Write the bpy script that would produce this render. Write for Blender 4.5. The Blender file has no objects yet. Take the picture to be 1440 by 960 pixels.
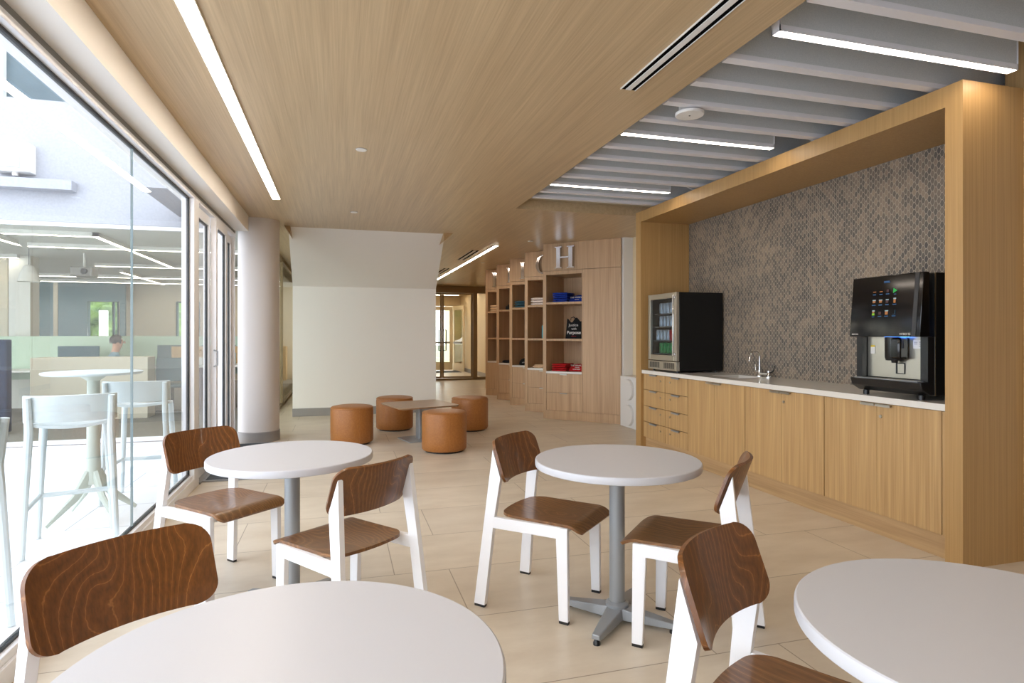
import bpy, bmesh, math, random
from mathutils import Vector, Matrix, noise
random.seed(7)
C = bpy.context.scene.collection
S = bpy.context.scene
R = math.radians
PI = math.pi

# ------------------------------------------------------------------ camera, world, exposure
cam = bpy.data.cameras.new('camera'); co = bpy.data.objects.new('camera', cam); C.objects.link(co)
cam.sensor_width = 36; cam.lens = 848 / 1440 * 36; cam.shift_y = -9 / 1440; cam.clip_start = .02; cam.clip_end = 300
co.location = (0, 0, 1.33); co.rotation_euler = (R(90), 0, -math.atan(243 / 848))
S.camera = co
S.view_settings.view_transform = 'Standard'; S.view_settings.look = 'None'
S.view_settings.exposure = -0.24; S.view_settings.gamma = 1; S.view_settings.use_curve_mapping = False
S.cycles.use_denoising = True
S.cycles.max_bounces = 9; S.cycles.diffuse_bounces = 5; S.cycles.glossy_bounces = 5
S.cycles.transparent_max_bounces = 16; S.cycles.transmission_bounces = 8
S.cycles.sample_clamp_indirect = 8; S.cycles.caustics_reflective = False; S.cycles.caustics_refractive = False
SKY = 5.4          # overcast sky
STRIP = 30.0       # linear ceiling lights
BAFFLE = 34.0
OFFICE = 16.0
w = bpy.data.worlds.new('world'); S.world = w; w.use_nodes = True
nt = w.node_tree; nt.nodes.clear()
wo = nt.nodes.new('ShaderNodeOutputWorld'); wb = nt.nodes.new('ShaderNodeBackground')
tc = nt.nodes.new('ShaderNodeTexCoord'); sx = nt.nodes.new('ShaderNodeSeparateXYZ'); cr = nt.nodes.new('ShaderNodeValToRGB')
cr.color_ramp.elements[0].position = 0.0; cr.color_ramp.elements[0].color = (.86, .915, 1, 1)
cr.color_ramp.elements[1].position = .9; cr.color_ramp.elements[1].color = (.80, .87, 1, 1)
nt.links.new(tc.outputs['Generated'], sx.inputs[0]); nt.links.new(sx.outputs[2], cr.inputs[0])
nt.links.new(cr.outputs[0], wb.inputs[0]); wb.inputs[1].default_value = SKY
nt.links.new(wb.outputs[0], wo.inputs[0])



# ------------------------------------------------------------------ materials
def mat(name, color, rough=.5, metal=0, spec=.5, emit=None, estr=0, coat=0):
    m = bpy.data.materials.new(name); m.use_nodes = True
    b = m.node_tree.nodes['Principled BSDF']
    b.inputs['Base Color'].default_value = (*color, 1); b.inputs['Roughness'].default_value = rough
    b.inputs['Metallic'].default_value = metal; b.inputs['Specular IOR Level'].default_value = spec
    b.inputs['Coat Weight'].default_value = coat
    if emit: b.inputs['Emission Color'].default_value = (*emit, 1); b.inputs['Emission Strength'].default_value = estr
    return m
def srgb(r, g, b):
    f = lambda v: (v / 255 / 12.92) if v / 255 <= .04045 else ((v / 255 + .055) / 1.055) ** 2.4
    return (f(r), f(g), f(b))
def nodes(m): return m.node_tree.nodes, m.node_tree.links, m.node_tree.nodes['Principled BSDF']
def wood(name, dark, light, axis='Z', fine=120, streak=8, rough=.42, amount=.55, bump=.0, coarse=2.2, along=.6):
    """straight-grained veneer, grain running along the given local axis"""
    m = mat(name, light, rough); n, l, b = nodes(m)
    tc = n.new('ShaderNodeTexCoord')
    def noi(sc, det, lng):
        mp = n.new('ShaderNodeMapping'); s = [sc, sc, sc]; s['XYZ'.index(axis)] = lng
        mp.inputs['Scale'].default_value = s; l.new(tc.outputs['Object'], mp.inputs[0])
        t = n.new('ShaderNodeTexNoise'); t.inputs['Scale'].default_value = 1; t.inputs['Detail'].default_value = det
        l.new(mp.outputs[0], t.inputs['Vector']); return t.outputs['Fac']
    a = noi(fine, 2, along * 3); c = noi(streak, 3, along); d = noi(coarse, 2, along * .3)
    def mth(op, x, y):
        q = n.new('ShaderNodeMath'); q.operation = op
        for i, v in enumerate((x, y)):
            if isinstance(v, (int, float)): q.inputs[i].default_value = v
            else: l.new(v, q.inputs[i])
        return q.outputs[0]
    s_ = mth('ADD', mth('MULTIPLY', a, .45), mth('ADD', mth('MULTIPLY', c, .40), mth('MULTIPLY', d, .15)))
    r_ = n.new('ShaderNodeValToRGB'); r_.color_ramp.elements[0].position = .5 - amount * .35; r_.color_ramp.elements[1].position = .5 + amount * .35
    r_.color_ramp.elements[0].color = (*dark, 1); r_.color_ramp.elements[1].color = (*light, 1)
    l.new(s_, r_.inputs[0]); l.new(r_.outputs[0], b.inputs['Base Color'])
    if bump:
        bp = n.new('ShaderNodeBump'); bp.inputs['Strength'].default_value = bump; bp.inputs['Distance'].default_value = .002
        l.new(s_, bp.inputs['Height']); l.new(bp.outputs[0], b.inputs['Normal'])
    return m
def walnut(name, axis='Z', seed=0., dark=srgb(100, 60, 25), mid=srgb(118, 72, 32), light=srgb(156, 104, 54)):
    """rotary-cut veneer: wandering contour lines of lighter grain"""
    m = mat(name, mid, .33, coat=.15); n, l, b = nodes(m)
    tc = n.new('ShaderNodeTexCoord'); oi = n.new('ShaderNodeObjectInfo')
    mp = n.new('ShaderNodeMapping'); s = [5, 5, 5]; s['XYZ'.index(axis)] = 2.4
    mp.inputs['Scale'].default_value = s; l.new(tc.outputs['Object'], mp.inputs[0])
    ad = n.new('ShaderNodeVectorMath'); ad.operation = 'ADD'; l.new(mp.outputs[0], ad.inputs[0])
    sc = n.new('ShaderNodeMath'); sc.operation = 'MULTIPLY'; sc.inputs[1].default_value = 23; l.new(oi.outputs['Random'], sc.inputs[0])
    cb = n.new('ShaderNodeCombineXYZ'); l.new(sc.outputs[0], cb.inputs[0]); cb.inputs[1].default_value = seed; l.new(cb.outputs[0], ad.inputs[1])
    t = n.new('ShaderNodeTexNoise'); t.inputs['Scale'].default_value = 1.0; t.inputs['Detail'].default_value = 1.2; t.inputs['Distortion'].default_value = .3
    l.new(ad.outputs[0], t.inputs['Vector'])
    # rough edge to the lines
    t2 = n.new('ShaderNodeTexNoise'); t2.inputs['Scale'].default_value = 90; l.new(tc.outputs['Object'], t2.inputs['Vector'])
    k = n.new('ShaderNodeMath'); k.operation = 'MULTIPLY_ADD'; k.inputs[1].default_value = .012; l.new(t2.outputs['Fac'], k.inputs[0]); l.new(t.outputs['Fac'], k.inputs[2])
    sx_ = n.new('ShaderNodeSeparateXYZ'); l.new(tc.outputs['Object'], sx_.inputs[0])
    q0 = n.new('ShaderNodeMath'); q0.operation = 'MULTIPLY'; q0.inputs[1].default_value = 14.0; l.new(k.outputs[0], q0.inputs[0])
    q = n.new('ShaderNodeMath'); q.operation = 'MULTIPLY_ADD'; q.inputs[1].default_value = 36.0; l.new(sx_.outputs[0], q.inputs[0]); l.new(q0.outputs[0], q.inputs[2])
    f = n.new('ShaderNodeMath'); f.operation = 'FRACT'; l.new(q.outputs[0], f.inputs[0])
    r_ = n.new('ShaderNodeValToRGB'); e = r_.color_ramp.elements
    e[0].position = 0; e[0].color = (*mid, 1); e[1].position = 1; e[1].color = (*mid, 1)
    x = e.new(.45); x.color = (*dark, 1); x = e.new(.90); x.color = (*mid, 1); x = e.new(.955); x.color = (*light, 1)
    l.new(f.outputs[0], r_.inputs[0])
    t3 = n.new('ShaderNodeTexNoise'); mp3 = n.new('ShaderNodeMapping'); s3 = [160, 160, 160]; s3['XYZ'.index(axis)] = 9
    mp3.inputs['Scale'].default_value = s3; l.new(tc.outputs['Object'], mp3.inputs[0]); l.new(mp3.outputs[0], t3.inputs['Vector']); t3.inputs['Scale'].default_value = 1
    mx = n.new('ShaderNodeMix'); mx.data_type = 'RGBA'; mx.blend_type = 'MULTIPLY'
    rr = n.new('ShaderNodeMapRange'); rr.inputs[1].default_value = .3; rr.inputs[2].default_value = .7; rr.inputs[3].default_value = .78; rr.inputs[4].default_value = 1.15
    l.new(t3.outputs['Fac'], rr.inputs[0]); mx.inputs[0].default_value = 1
    l.new(r_.outputs[0], mx.inputs[6]); l.new(rr.outputs[0], mx.inputs[7]); l.new(mx.outputs[2], b.inputs['Base Color'])
    return m
def mottled(name, a, bcol, scale=6, rough=.5, det=5, bump=0):
    m = mat(name, a, rough); n, l, b = nodes(m)
    tc = n.new('ShaderNodeTexCoord'); t = n.new('ShaderNodeTexNoise'); t.inputs['Scale'].default_value = scale; t.inputs['Detail'].default_value = det
    l.new(tc.outputs['Object'], t.inputs['Vector'])
    r_ = n.new('ShaderNodeValToRGB'); r_.color_ramp.elements[0].position = .35; r_.color_ramp.elements[1].position = .65
    r_.color_ramp.elements[0].color = (*a, 1); r_.color_ramp.elements[1].color = (*bcol, 1)
    l.new(t.outputs['Fac'], r_.inputs[0]); l.new(r_.outputs[0], b.inputs['Base Color'])
    if bump:
        bp = n.new('ShaderNodeBump'); bp.inputs['Strength'].default_value = bump; bp.inputs['Distance'].default_value = .002
        l.new(t.outputs['Fac'], bp.inputs['Height']); l.new(bp.outputs[0], b.inputs['Normal'])
    return m
def glass(name, tint=(.93, .985, .97), refl=1.0):
    m = bpy.data.materials.new(name); m.use_nodes = True; n = m.node_tree.nodes; l = m.node_tree.links; n.clear()
    o = n.new('ShaderNodeOutputMaterial'); mx = n.new('ShaderNodeMixShader'); t = n.new('ShaderNodeBsdfTransparent'); g = n.new('ShaderNodeBsdfGlossy')
    fr = n.new('ShaderNodeFresnel'); fr.inputs[0].default_value = 1.45
    # the pane is a thin solid: only its outward-facing skins mirror, so one pane reflects about as much as real glazing
    ge = n.new('ShaderNodeNewGeometry'); iv = n.new('ShaderNodeMath'); iv.operation = 'SUBTRACT'; iv.inputs[0].default_value = 1; l.new(ge.outputs['Backfacing'], iv.inputs[1])
    k0 = n.new('ShaderNodeMath'); k0.operation = 'MULTIPLY'; k0.inputs[1].default_value = refl; l.new(fr.outputs[0], k0.inputs[0])
    k = n.new('ShaderNodeMath'); k.operation = 'MULTIPLY'; l.new(k0.outputs[0], k.inputs[0]); l.new(iv.outputs[0], k.inputs[1])
    t.inputs[0].default_value = (*tint, 1); g.inputs['Roughness'].default_value = 0.0; g.inputs['Color'].default_value = (1, 1, 1, 1)
    l.new(k.outputs[0], mx.inputs[0]); l.new(t.outputs[0], mx.inputs[1]); l.new(g.outputs[0], mx.inputs[2]); l.new(mx.outputs[0], o.inputs[0])
    return m
def emis(name, col, st):
    return mat(name, (.8, .8, .8), .5, emit=col, estr=st)

WARM = (1, .87, .73)
M = {}
M['ceil'] = wood('ceiling_veneer', srgb(162, 136, 102), srgb(218, 194, 156), 'Y', fine=120, streak=26, rough=.34, amount=.95)
M['oak'] = wood('oak_veneer', srgb(162, 126, 80), srgb(204, 168, 116), 'Z', fine=90, streak=22, rough=.42, amount=.55)
M['oakh'] = wood('oak_veneer_horizontal', srgb(160, 128, 88), srgb(200, 166, 122), 'Y', fine=60, streak=18, rough=.42, amount=.55)
M['oaks'] = wood('oak_portal_veneer', srgb(156, 120, 72), srgb(194, 156, 102), 'Z', fine=260, streak=70, rough=.42, amount=.7)
M['book'] = wood('bookcase_veneer', srgb(170, 137, 102), srgb(212, 178, 140), 'Z', fine=90, streak=22, rough=.45, amount=.6)
M['wal'] = walnut('walnut_ply', 'Z', 0.)
M['wals'] = walnut('walnut_ply_seat', 'Y', 5., dark=srgb(108, 70, 34), mid=srgb(128, 86, 46), light=srgb(152, 108, 64))
M['edge'] = mat('ply_edge', srgb(120, 74, 40), .5)
M['white'] = mat('white_paint', srgb(228, 226, 222), .6)
M['wallw'] = mat('white_wall_paint', srgb(242, 238, 232), .7)
M['colw'] = mat('column_paint', srgb(214, 208, 204), .6)
M['cream'] = mat('cream_paint', srgb(226, 208, 174), .6)
M['grayb'] = mat('grey_baseboard', srgb(150, 146, 143), .5)
M['alu'] = mat('white_aluminium', srgb(240, 240, 243), .35)
M['gasket'] = mat('black_gasket', (.012, .014, .016), .4)
M['slotblack'] = mat('slot_black', (.003, .003, .003), .9, spec=.02)
M['grayal'] = mat('grey_trim', srgb(150, 150, 146), .85, spec=.1)
M['lam'] = mat('white_laminate', srgb(200, 200, 204), .36)
M['frame'] = mat('white_powder_coat', srgb(242, 242, 244), .3)
M['silver'] = mat('silver_paint', srgb(150, 153, 155), .35, .3)
M['steel'] = mat('brushed_steel', srgb(196, 190, 176), .28, 1)
M['chrome'] = mat('chrome', srgb(225, 225, 225), .07, 1)
M['poly'] = mat('polished_letter', srgb(225, 225, 228), .12, 1)
M['black'] = mat('black_plastic', (.008, .008, .009), .3)
M['blackm'] = mat('black_matte', (.006, .006, .006), .55, spec=.3)
M['blackg'] = mat('black_gloss', (.004, .004, .005), .08)
M['quartz'] = mat('white_quartz', srgb(224, 220, 212), .12)
M['leather'] = mottled('tan_leather', srgb(156, 99, 46), srgb(168, 110, 54), 60, .42, bump=.08)
M['baffle'] = mottled('grey_felt', srgb(200, 204, 207), srgb(212, 215, 217), 220, .9)
M['bafft'] = mat('baffle_trim', srgb(232, 232, 238), .5)
M['strip'] = emis('strip_diffuser', WARM, STRIP)
M['stripb'] = emis('baffle_diffuser', WARM, BAFFLE)
M['stripo'] = emis('office_diffuser', (1, .90, .74), OFFICE)
M['down'] = emis('downlight_lens', WARM, 8)
M['glass'] = glass('clear_glass', (.98, .988, .988), 1.0)
M['glassi'] = glass('partition_glass', (.97, .98, .95), .9)
M['glasse'] = mat('glass_edge', srgb(120, 140, 145), .4)
M['patio'] = None
M['cable'] = mat('white_cable', (.8, .8, .8), .5)
M['poolw'] = mat('white_resin', srgb(196, 206, 206), .45)
M['resg'] = mat('sage_resin', srgb(176, 184, 172), .45)
M['stucco'] = mottled('white_stucco', srgb(158, 160, 166), srgb(166, 168, 174), 40, .85)
M['bluewall'] = mottled('blue_grey_cladding', srgb(70, 90, 98), srgb(82, 102, 110), 2.5, .4)
M['teal'] = mat('teal_glass_wall', srgb(70, 104, 112), .12)
M['tealc'] = mat('teal_fabric', srgb(70, 98, 108), .7)
M['screen'] = mat('green_screen', srgb(186, 206, 186), .35)
M['offc'] = mat('office_ceiling', srgb(214, 214, 210), .8)
M['offf'] = mottled('office_carpet', srgb(112, 108, 102), srgb(140, 134, 126), 30, .8)
M['beige'] = mat('beige_panel', srgb(206, 196, 178), .6)
M['leaf'] = mottled('leaves', srgb(50, 90, 40), srgb(120, 150, 70), 3, .7)
M['bark'] = mat('bark', srgb(90, 70, 50), .9)
M['bronze'] = mat('bronze_aluminium', srgb(146, 124, 92), .4, .3)
M['skin'] = mat('skin', srgb(205, 155, 130), .5)
M['hair'] = mat('hair', srgb(45, 35, 30), .6)
M['shirt'] = mat('blue_shirt', srgb(120, 150, 165), .8)
M['jeans'] = mat('dark_trousers', srgb(50, 58, 75), .8)
def cloth(nm, c): M[nm] = mottled(nm, c, tuple(v * 1.25 for v in c), 90, .9, bump=.3)
cloth('blue_cloth', srgb(18, 52, 150)); cloth('red_cloth', srgb(176, 12, 20)); cloth('white_cloth', srgb(216, 205, 200))
cloth('teal_cloth', srgb(48, 84, 100)); cloth('beige_cloth', srgb(216, 186, 150)); cloth('black_cloth', srgb(14, 14, 17)); cloth('navy_cloth', srgb(30, 38, 60))
M['tealbox'] = mat('teal_card', srgb(38, 158, 176), .5)

def floor_tiles():
    m = mat('porcelain_tile', srgb(208, 190, 162), .34); n, l, b = nodes(m)
    tc = n.new('ShaderNodeTexCoord'); mp = n.new('ShaderNodeMapping'); mp.inputs['Location'].default_value = (.02, .0, 0)
    l.new(tc.outputs['Object'], mp.inputs[0])
    # bricks run along X: 1.2 x 0.6
    br = n.new('ShaderNodeTexBrick'); br.inputs['Scale'].default_value = 1; br.inputs['Brick Width'].default_value = 1.22; br.inputs['Row Height'].default_value = .606
    br.inputs['Mortar Size'].default_value = .003; br.inputs['Mortar Smooth'].default_value = .2; br.offset = .25; br.offset_frequency = 2
    br.inputs['Color1'].default_value = (1, 1, 1, 1); br.inputs['Color2'].default_value = (.94, .94, .95, 1); br.inputs['Mortar'].default_value = (.50, .46, .42, 1)
    mp.inputs['Location'].default_value = (.62, .24, 0)
    l.new(mp.outputs[0], br.inputs['Vector'])
    t = n.new('ShaderNodeTexNoise'); t.inputs['Scale'].default_value = 3.2; t.inputs['Detail'].default_value = 9; t.inputs['Roughness'].default_value = .62
    mp2 = n.new('ShaderNodeMapping'); mp2.inputs['Scale'].default_value = (.6, 1.4, 1); l.new(tc.outputs['Object'], mp2.inputs[0]); l.new(mp2.outputs[0], t.inputs['Vector'])
    r_ = n.new('ShaderNodeValToRGB'); r_.color_ramp.elements[0].position = .3; r_.color_ramp.elements[1].position = .72
    r_.color_ramp.elements[0].color = (*srgb(203, 188, 166), 1); r_.color_ramp.elements[1].color = (*srgb(224, 212, 192), 1)
    l.new(t.outputs['Fac'], r_.inputs[0])
    mx = n.new('ShaderNodeMix'); mx.data_type = 'RGBA'; mx.blend_type = 'MULTIPLY'; mx.inputs[0].default_value = 1
    l.new(r_.outputs[0], mx.inputs[6]); l.new(br.outputs['Color'], mx.inputs[7]); l.new(mx.outputs[2], b.inputs['Base Color'])
    rr = n.new('ShaderNodeMapRange'); rr.inputs[3].default_value = .26; rr.inputs[4].default_value = .42; l.new(t.outputs['Fac'], rr.inputs[0]); l.new(rr.outputs[0], b.inputs['Roughness'])
    return m
M['tile'] = floor_tiles()
def patio_tiles():
    m = mat('patio_paving', srgb(226, 226, 226), .7); n, l, b = nodes(m)
    tc = n.new('ShaderNodeTexCoord')
    br = n.new('ShaderNodeTexBrick'); br.inputs['Scale'].default_value = 1; br.inputs['Brick Width'].default_value = 1.2; br.inputs['Row Height'].default_value = .6
    br.inputs['Mortar Size'].default_value = .004; br.offset = .5
    br.inputs['Color1'].default_value = (*srgb(240, 241, 243), 1); br.inputs['Color2'].default_value = (*srgb(235, 237, 239), 1); br.inputs['Mortar'].default_value = (*srgb(160, 164, 168), 1)
    l.new(tc.outputs['Object'], br.inputs['Vector']); l.new(br.outputs['Color'], b.inputs['Base Color'])
    return m
M['patio'] = patio_tiles()
def lantern_tiles():
    """lantern shaped mosaic: a diagonal lattice whose joints swing from side to side"""
    m = mat('lantern_mosaic', srgb(118, 108, 96), .38); n, l, b = nodes(m)
    tc = n.new('ShaderNodeTexCoord'); sp = n.new('ShaderNodeSeparateXYZ'); l.new(tc.outputs['Object'], sp.inputs[0])
    def mth(op, x, y=0., z=0.):
        q = n.new('ShaderNodeMath'); q.operation = op
        for i, v in enumerate((x, y, z)):
            if isinstance(v, (int, float)): q.inputs[i].default_value = v
            else: l.new(v, q.inputs[i])
        return q.outputs[0]
    y = mth('MULTIPLY', sp.outputs[1], 1 / .047); z = mth('MULTIPLY', sp.outputs[2], 1 / .050)
    p = mth('ADD', y, z); q = mth('SUBTRACT', y, z)
    A = -.095
    P = mth('ADD', p, mth('MULTIPLY', mth('SINE', mth('MULTIPLY', q, 2 * PI)), A))
    Q = mth('SUBTRACT', q, mth('MULTIPLY', mth('SINE', mth('MULTIPLY', p, 2 * PI)), -A))
    fp, fq = mth('FRACT', P), mth('FRACT', Q)
    dp = mth('MINIMUM', fp, mth('SUBTRACT', 1, fp)); dq = mth('MINIMUM', fq, mth('SUBTRACT', 1, fq))
    d = mth('MINIMUM', dp, dq)
    mr = n.new('ShaderNodeMapRange'); mr.inputs[1].default_value = .035; mr.inputs[2].default_value = .085; l.new(d, mr.inputs[0])
    cb = n.new('ShaderNodeCombineXYZ'); l.new(mth('FLOOR', P), cb.inputs[0]); l.new(mth('FLOOR', Q), cb.inputs[1])
    wn = n.new('ShaderNodeTexWhiteNoise'); l.new(cb.outputs[0], wn.inputs['Vector'])
    bn = n.new('ShaderNodeTexNoise'); bn.inputs['Scale'].default_value = .55; bn.inputs['Detail'].default_value = 4; l.new(tc.outputs['Object'], bn.inputs['Vector']); bn.inputs['Scale'].default_value = 2.4
    mixv = mth('ADD', mth('MULTIPLY', wn.outputs['Value'], .45), mth('MULTIPLY', bn.outputs['Fac'], .75))
    r_ = n.new('ShaderNodeValToRGB'); e = r_.color_ramp.elements; e[0].position = .3; e[0].color = (*srgb(80, 76, 72), 1); e[1].position = .95; e[1].color = (*srgb(150, 132, 112), 1)
    x = e.new(.55); x.color = (*srgb(104, 96, 88), 1)
    l.new(mixv, r_.inputs[0])
    mx = n.new('ShaderNodeMix'); mx.data_type = 'RGBA'; l.new(mr.outputs[0], mx.inputs[0]); mx.inputs[6].default_value = (*srgb(166, 154, 138), 1)
    l.new(r_.outputs[0], mx.inputs[7]); l.new(mx.outputs[2], b.inputs['Base Color'])
    bp = n.new('ShaderNodeBump'); bp.inputs['Strength'].default_value = .35; bp.inputs['Distance'].default_value = .002; l.new(mr.outputs[0], bp.inputs['Height']); l.new(bp.outputs[0], b.inputs['Normal'])
    return m
M['mosaic'] = lantern_tiles()
def mat_weave():
    m = mat('floor_mat_weave', srgb(50, 55, 60), .9); n, l, b = nodes(m)
    tc = n.new('ShaderNodeTexCoord'); c = n.new('ShaderNodeTexChecker'); c.inputs['Scale'].default_value = 70
    c.inputs[1].default_value = (*srgb(36, 40, 44), 1); c.inputs[2].default_value = (*srgb(96, 102, 108), 1)
    l.new(tc.outputs['Object'], c.inputs[0]); l.new(c.outputs[0], b.inputs['Base Color']); return m
M['matw'] = mat_weave()

# ------------------------------------------------------------------ builders
class MB:
    def __init__(s): s.v = []; s.f = []
    def add(s, vs, fs):
        o = len(s.v); s.v += [tuple(v) for v in vs]; s.f += [tuple(i + o for i in f) for f in fs]; return s
    def box(s, x0, x1, y0, y1, z0, z1):
        return s.add([(x0, y0, z0), (x1, y0, z0), (x1, y1, z0), (x0, y1, z0), (x0, y0, z1), (x1, y0, z1), (x1, y1, z1), (x0, y1, z1)],
                     [(0, 3, 2, 1), (4, 5, 6, 7), (0, 1, 5, 4), (1, 2, 6, 5), (2, 3, 7, 6), (3, 0, 4, 7)])
    def prism(s, poly, f0, f1):
        """poly: list of 2-D points, f0/f1 map them to the two end faces"""
        n = len(poly); a = [f0(*p) for p in poly]; b = [f1(*p) for p in poly]
        return s.add(a + b, [tuple(range(n))[::-1], tuple(range(n, 2 * n))] + [(i, (i + 1) % n, n + (i + 1) % n, n + i) for i in range(n)])
    def tube(s, pts, r, seg=10, closed=False, sq=1.0):
        pts = [Vector(p) for p in pts]; n = len(pts); rings = []
        rr = r if isinstance(r, (list, tuple)) else [r] * n
        prev = None
        for i, p in enumerate(pts):
            if closed: t = pts[(i + 1) % n] - pts[i - 1]
            else: t = (pts[min(i + 1, n - 1)] - pts[max(i - 1, 0)])
            t.normalize()
            if prev is None:
                u = t.orthogonal().normalized() if abs(t.z) < .99 else Vector((1, 0, 0))
                if abs(t.z) < .9: u = Vector((0, 0, 1)).cross(t).normalized()
            else: u = (prev - t * prev.dot(t)).normalized()
            prev = u; v = t.cross(u)
            rings.append([p + (u * math.cos(2 * PI * k / seg) * sq + v * math.sin(2 * PI * k / seg)) * rr[i] for k in range(seg)])
        vs = [q for r_ in rings for q in r_]; fs = []
        for i in range(n if closed else n - 1):
            j = (i + 1) % n
            for k in range(seg): fs.append((i * seg + k, i * seg + (k + 1) % seg, j * seg + (k + 1) % seg, j * seg + k))
        if not closed: fs += [tuple(range(seg))[::-1], tuple((n - 1) * seg + k for k in range(seg))]
        return s.add(vs, fs)
    def lathe(s, prof, cx=0, cy=0, seg=32, cap=True):
        vs = []; fs = []; n = len(prof)
        for r_, z in prof:
            for k in range(seg): a = 2 * PI * k / seg; vs.append((cx + r_ * math.cos(a), cy + r_ * math.sin(a), z))
        for i in range(n - 1):
            for k in range(seg): fs.append((i * seg + k, i * seg + (k + 1) % seg, (i + 1) * seg + (k + 1) % seg, (i + 1) * seg + k))
        if cap: fs += [tuple(range(seg))[::-1], tuple((n - 1) * seg + k for k in range(seg))]
        return s.add(vs, fs)
    def sheet(s, fn, nu, nv, t):
        """a thick sheet over fn(u,v)->Vector, u,v in 0..1"""
        P = [[Vector(fn(i / nu, j / nv)) for j in range(nv + 1)] for i in range(nu + 1)]
        N = [[None] * (nv + 1) for _ in range(nu + 1)]
        for i in range(nu + 1):
            for j in range(nv + 1):
                a = P[min(i + 1, nu)][j] - P[max(i - 1, 0)][j]; b_ = P[i][min(j + 1, nv)] - P[i][max(j - 1, 0)]
                N[i][j] = a.cross(b_).normalized()
        vs = []; W = nv + 1; T = (nu + 1) * W
        for sgn in (.5, -.5):
            for i in range(nu + 1):
                for j in range(nv + 1): vs.append(P[i][j] + N[i][j] * t * sgn)
        fs = []
        for i in range(nu):
            for j in range(nv):
                a, b_, c_, d_ = i * W + j, (i + 1) * W + j, (i + 1) * W + j + 1, i * W + j + 1
                fs.append((a, b_, c_, d_)); fs.append((T + a, T + d_, T + c_, T + b_))
        bd = [i * W for i in range(nu + 1)] + [nu * W + j for j in range(1, nv + 1)] + [i * W + nv for i in range(nu - 1, -1, -1)] + [j for j in range(nv - 1, 0, -1)]
        for k in range(len(bd)):
            a, b_ = bd[k], bd[(k + 1) % len(bd)]; fs.append((b_, a, T + a, T + b_))
        return s.add(vs, fs)
    def build(s, name, m, parent=None, bevel=0, smooth=35, loc=None, subsurf=0, seg=2):
        me = bpy.data.meshes.new(name); me.from_pydata(s.v, [], s.f); me.validate()
        bm = bmesh.new(); bm.from_mesh(me); bmesh.ops.recalc_face_normals(bm, faces=bm.faces); bm.to_mesh(me); bm.free()
        if smooth:
            me.polygons.foreach_set('use_smooth', [True] * len(me.polygons)); me.set_sharp_from_angle(angle=R(smooth))
        me.materials.append(m)
        o = bpy.data.objects.new(name, me); C.objects.link(o)
        if parent: o.parent = parent
        if loc: o.location = loc
        if bevel:
            b = o.modifiers.new('bevel', 'BEVEL'); b.width = bevel; b.segments = seg; b.limit_method = 'ANGLE'; b.angle_limit = R(40)
        if subsurf:
            b = o.modifiers.new('sub', 'SUBSURF'); b.levels = subsurf; b.render_levels = subsurf
        return o
def box(*a): return MB().box(*a)
def tag(o, label=None, cat=None, group=None, kind=None):
    if label: o['label'] = label
    if cat: o['category'] = cat
    if group: o['group'] = group
    if kind: o['kind'] = kind
    return o
def thing(name, label, cat, loc=(0, 0, 0), rz=0, group=None):
    o = bpy.data.objects.new(name, None); C.objects.link(o); o.location = loc; o.rotation_euler = (0, 0, rz); o.empty_display_size = .1
    return tag(o, label, cat, group)
def struct(name, mb, m, parent=None, **k):
    o = mb.build(name, m, parent, **k)
    if not parent: o['kind'] = 'structure'
    return o
def dup(root, loc, rz, label=None, group=None):
    def cp(o, par):
        c_ = o.copy(); C.objects.link(c_); c_.parent = par
        for ch in list(o.children): cp(ch, c_)
        return c_
    r_ = cp(root, None); r_.location = loc; r_.rotation_euler = (0, 0, rz)
    if label: r_['label'] = label
    if group: r_['group'] = group
    return r_
def rrect(w_, h_, r_, n=5, cx=0, cy=0):
    out = []
    for (sx_, sy_, a0) in ((1, 1, 0), (-1, 1, 90), (-1, -1, 180), (1, -1, 270)):
        for k in range(n + 1):
            a = R(a0 + 90 * k / n); out.append((cx + sx_ * (w_ / 2 - r_) + r_ * math.cos(a), cy + sy_ * (h_ / 2 - r_) + r_ * math.sin(a)))
    return out
def text(name, body, size, m, parent, loc, rot, ext=.001, align='CENTER', bold=False):
    cu = bpy.data.curves.new(name, 'FONT'); cu.body = body; cu.size = size; cu.extrude = ext; cu.align_x = align; cu.align_y = 'CENTER'
    if bold: cu.offset = size * .02
    t = bpy.data.objects.new(name, cu); C.objects.link(t)
    dg = bpy.context.evaluated_depsgraph_get(); me = bpy.data.meshes.new_from_object(t.evaluated_get(dg))
    bpy.data.objects.remove(t); me.materials.clear(); me.materials.append(m)
    o = bpy.data.objects.new(name, me); C.objects.link(o); o.location = loc; o.rotation_euler = rot
    if parent: o.parent = parent
    return o

# ------------------------------------------------------------------ room shell
CZ = 2.78
struct('floor', box(-1.30, 7, -4.5, 17.7, -.12, 0), M['tile'], smooth=0)
struct('floor_hallway', box(1.6, 7, 17.7, 26, -.12, 0), M['tile'], smooth=0)
ceil = MB().box(-1.06, 1.945, -4.5, 6.65, CZ, CZ + .12).box(-1.30, 7, 6.65, 17.6, CZ, CZ + .12)
struct('ceiling', ceil, M['ceil'], smooth=0)
struct('ceiling_deck', box(1.9, 7, -4.5, 6.8, 3.42, 3.5), M['white'], smooth=0)
struct('trim_1', box(1.945, 4.3, 6.66, 6.75, CZ + .12, 3.42), M['cream'], smooth=0)
struct('trim_2', box(1.86, 1.94, -4.5, 6.65, CZ + .12, 3.42), M['white'], smooth=0)
struct('wall_back', box(-1.3, 7, -4.6, -4.5, 0, 3.5), M['oak'], smooth=0)
struct('wall_right', box(6.9, 7, -4.5, 2.69, 0, 3.5), M['wallw'], smooth=0)
struct('wall_niche', MB().box(4.045, 4.12, 2.58, 6.45, 0, 2.72), M['mosaic'], smooth=0)
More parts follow.
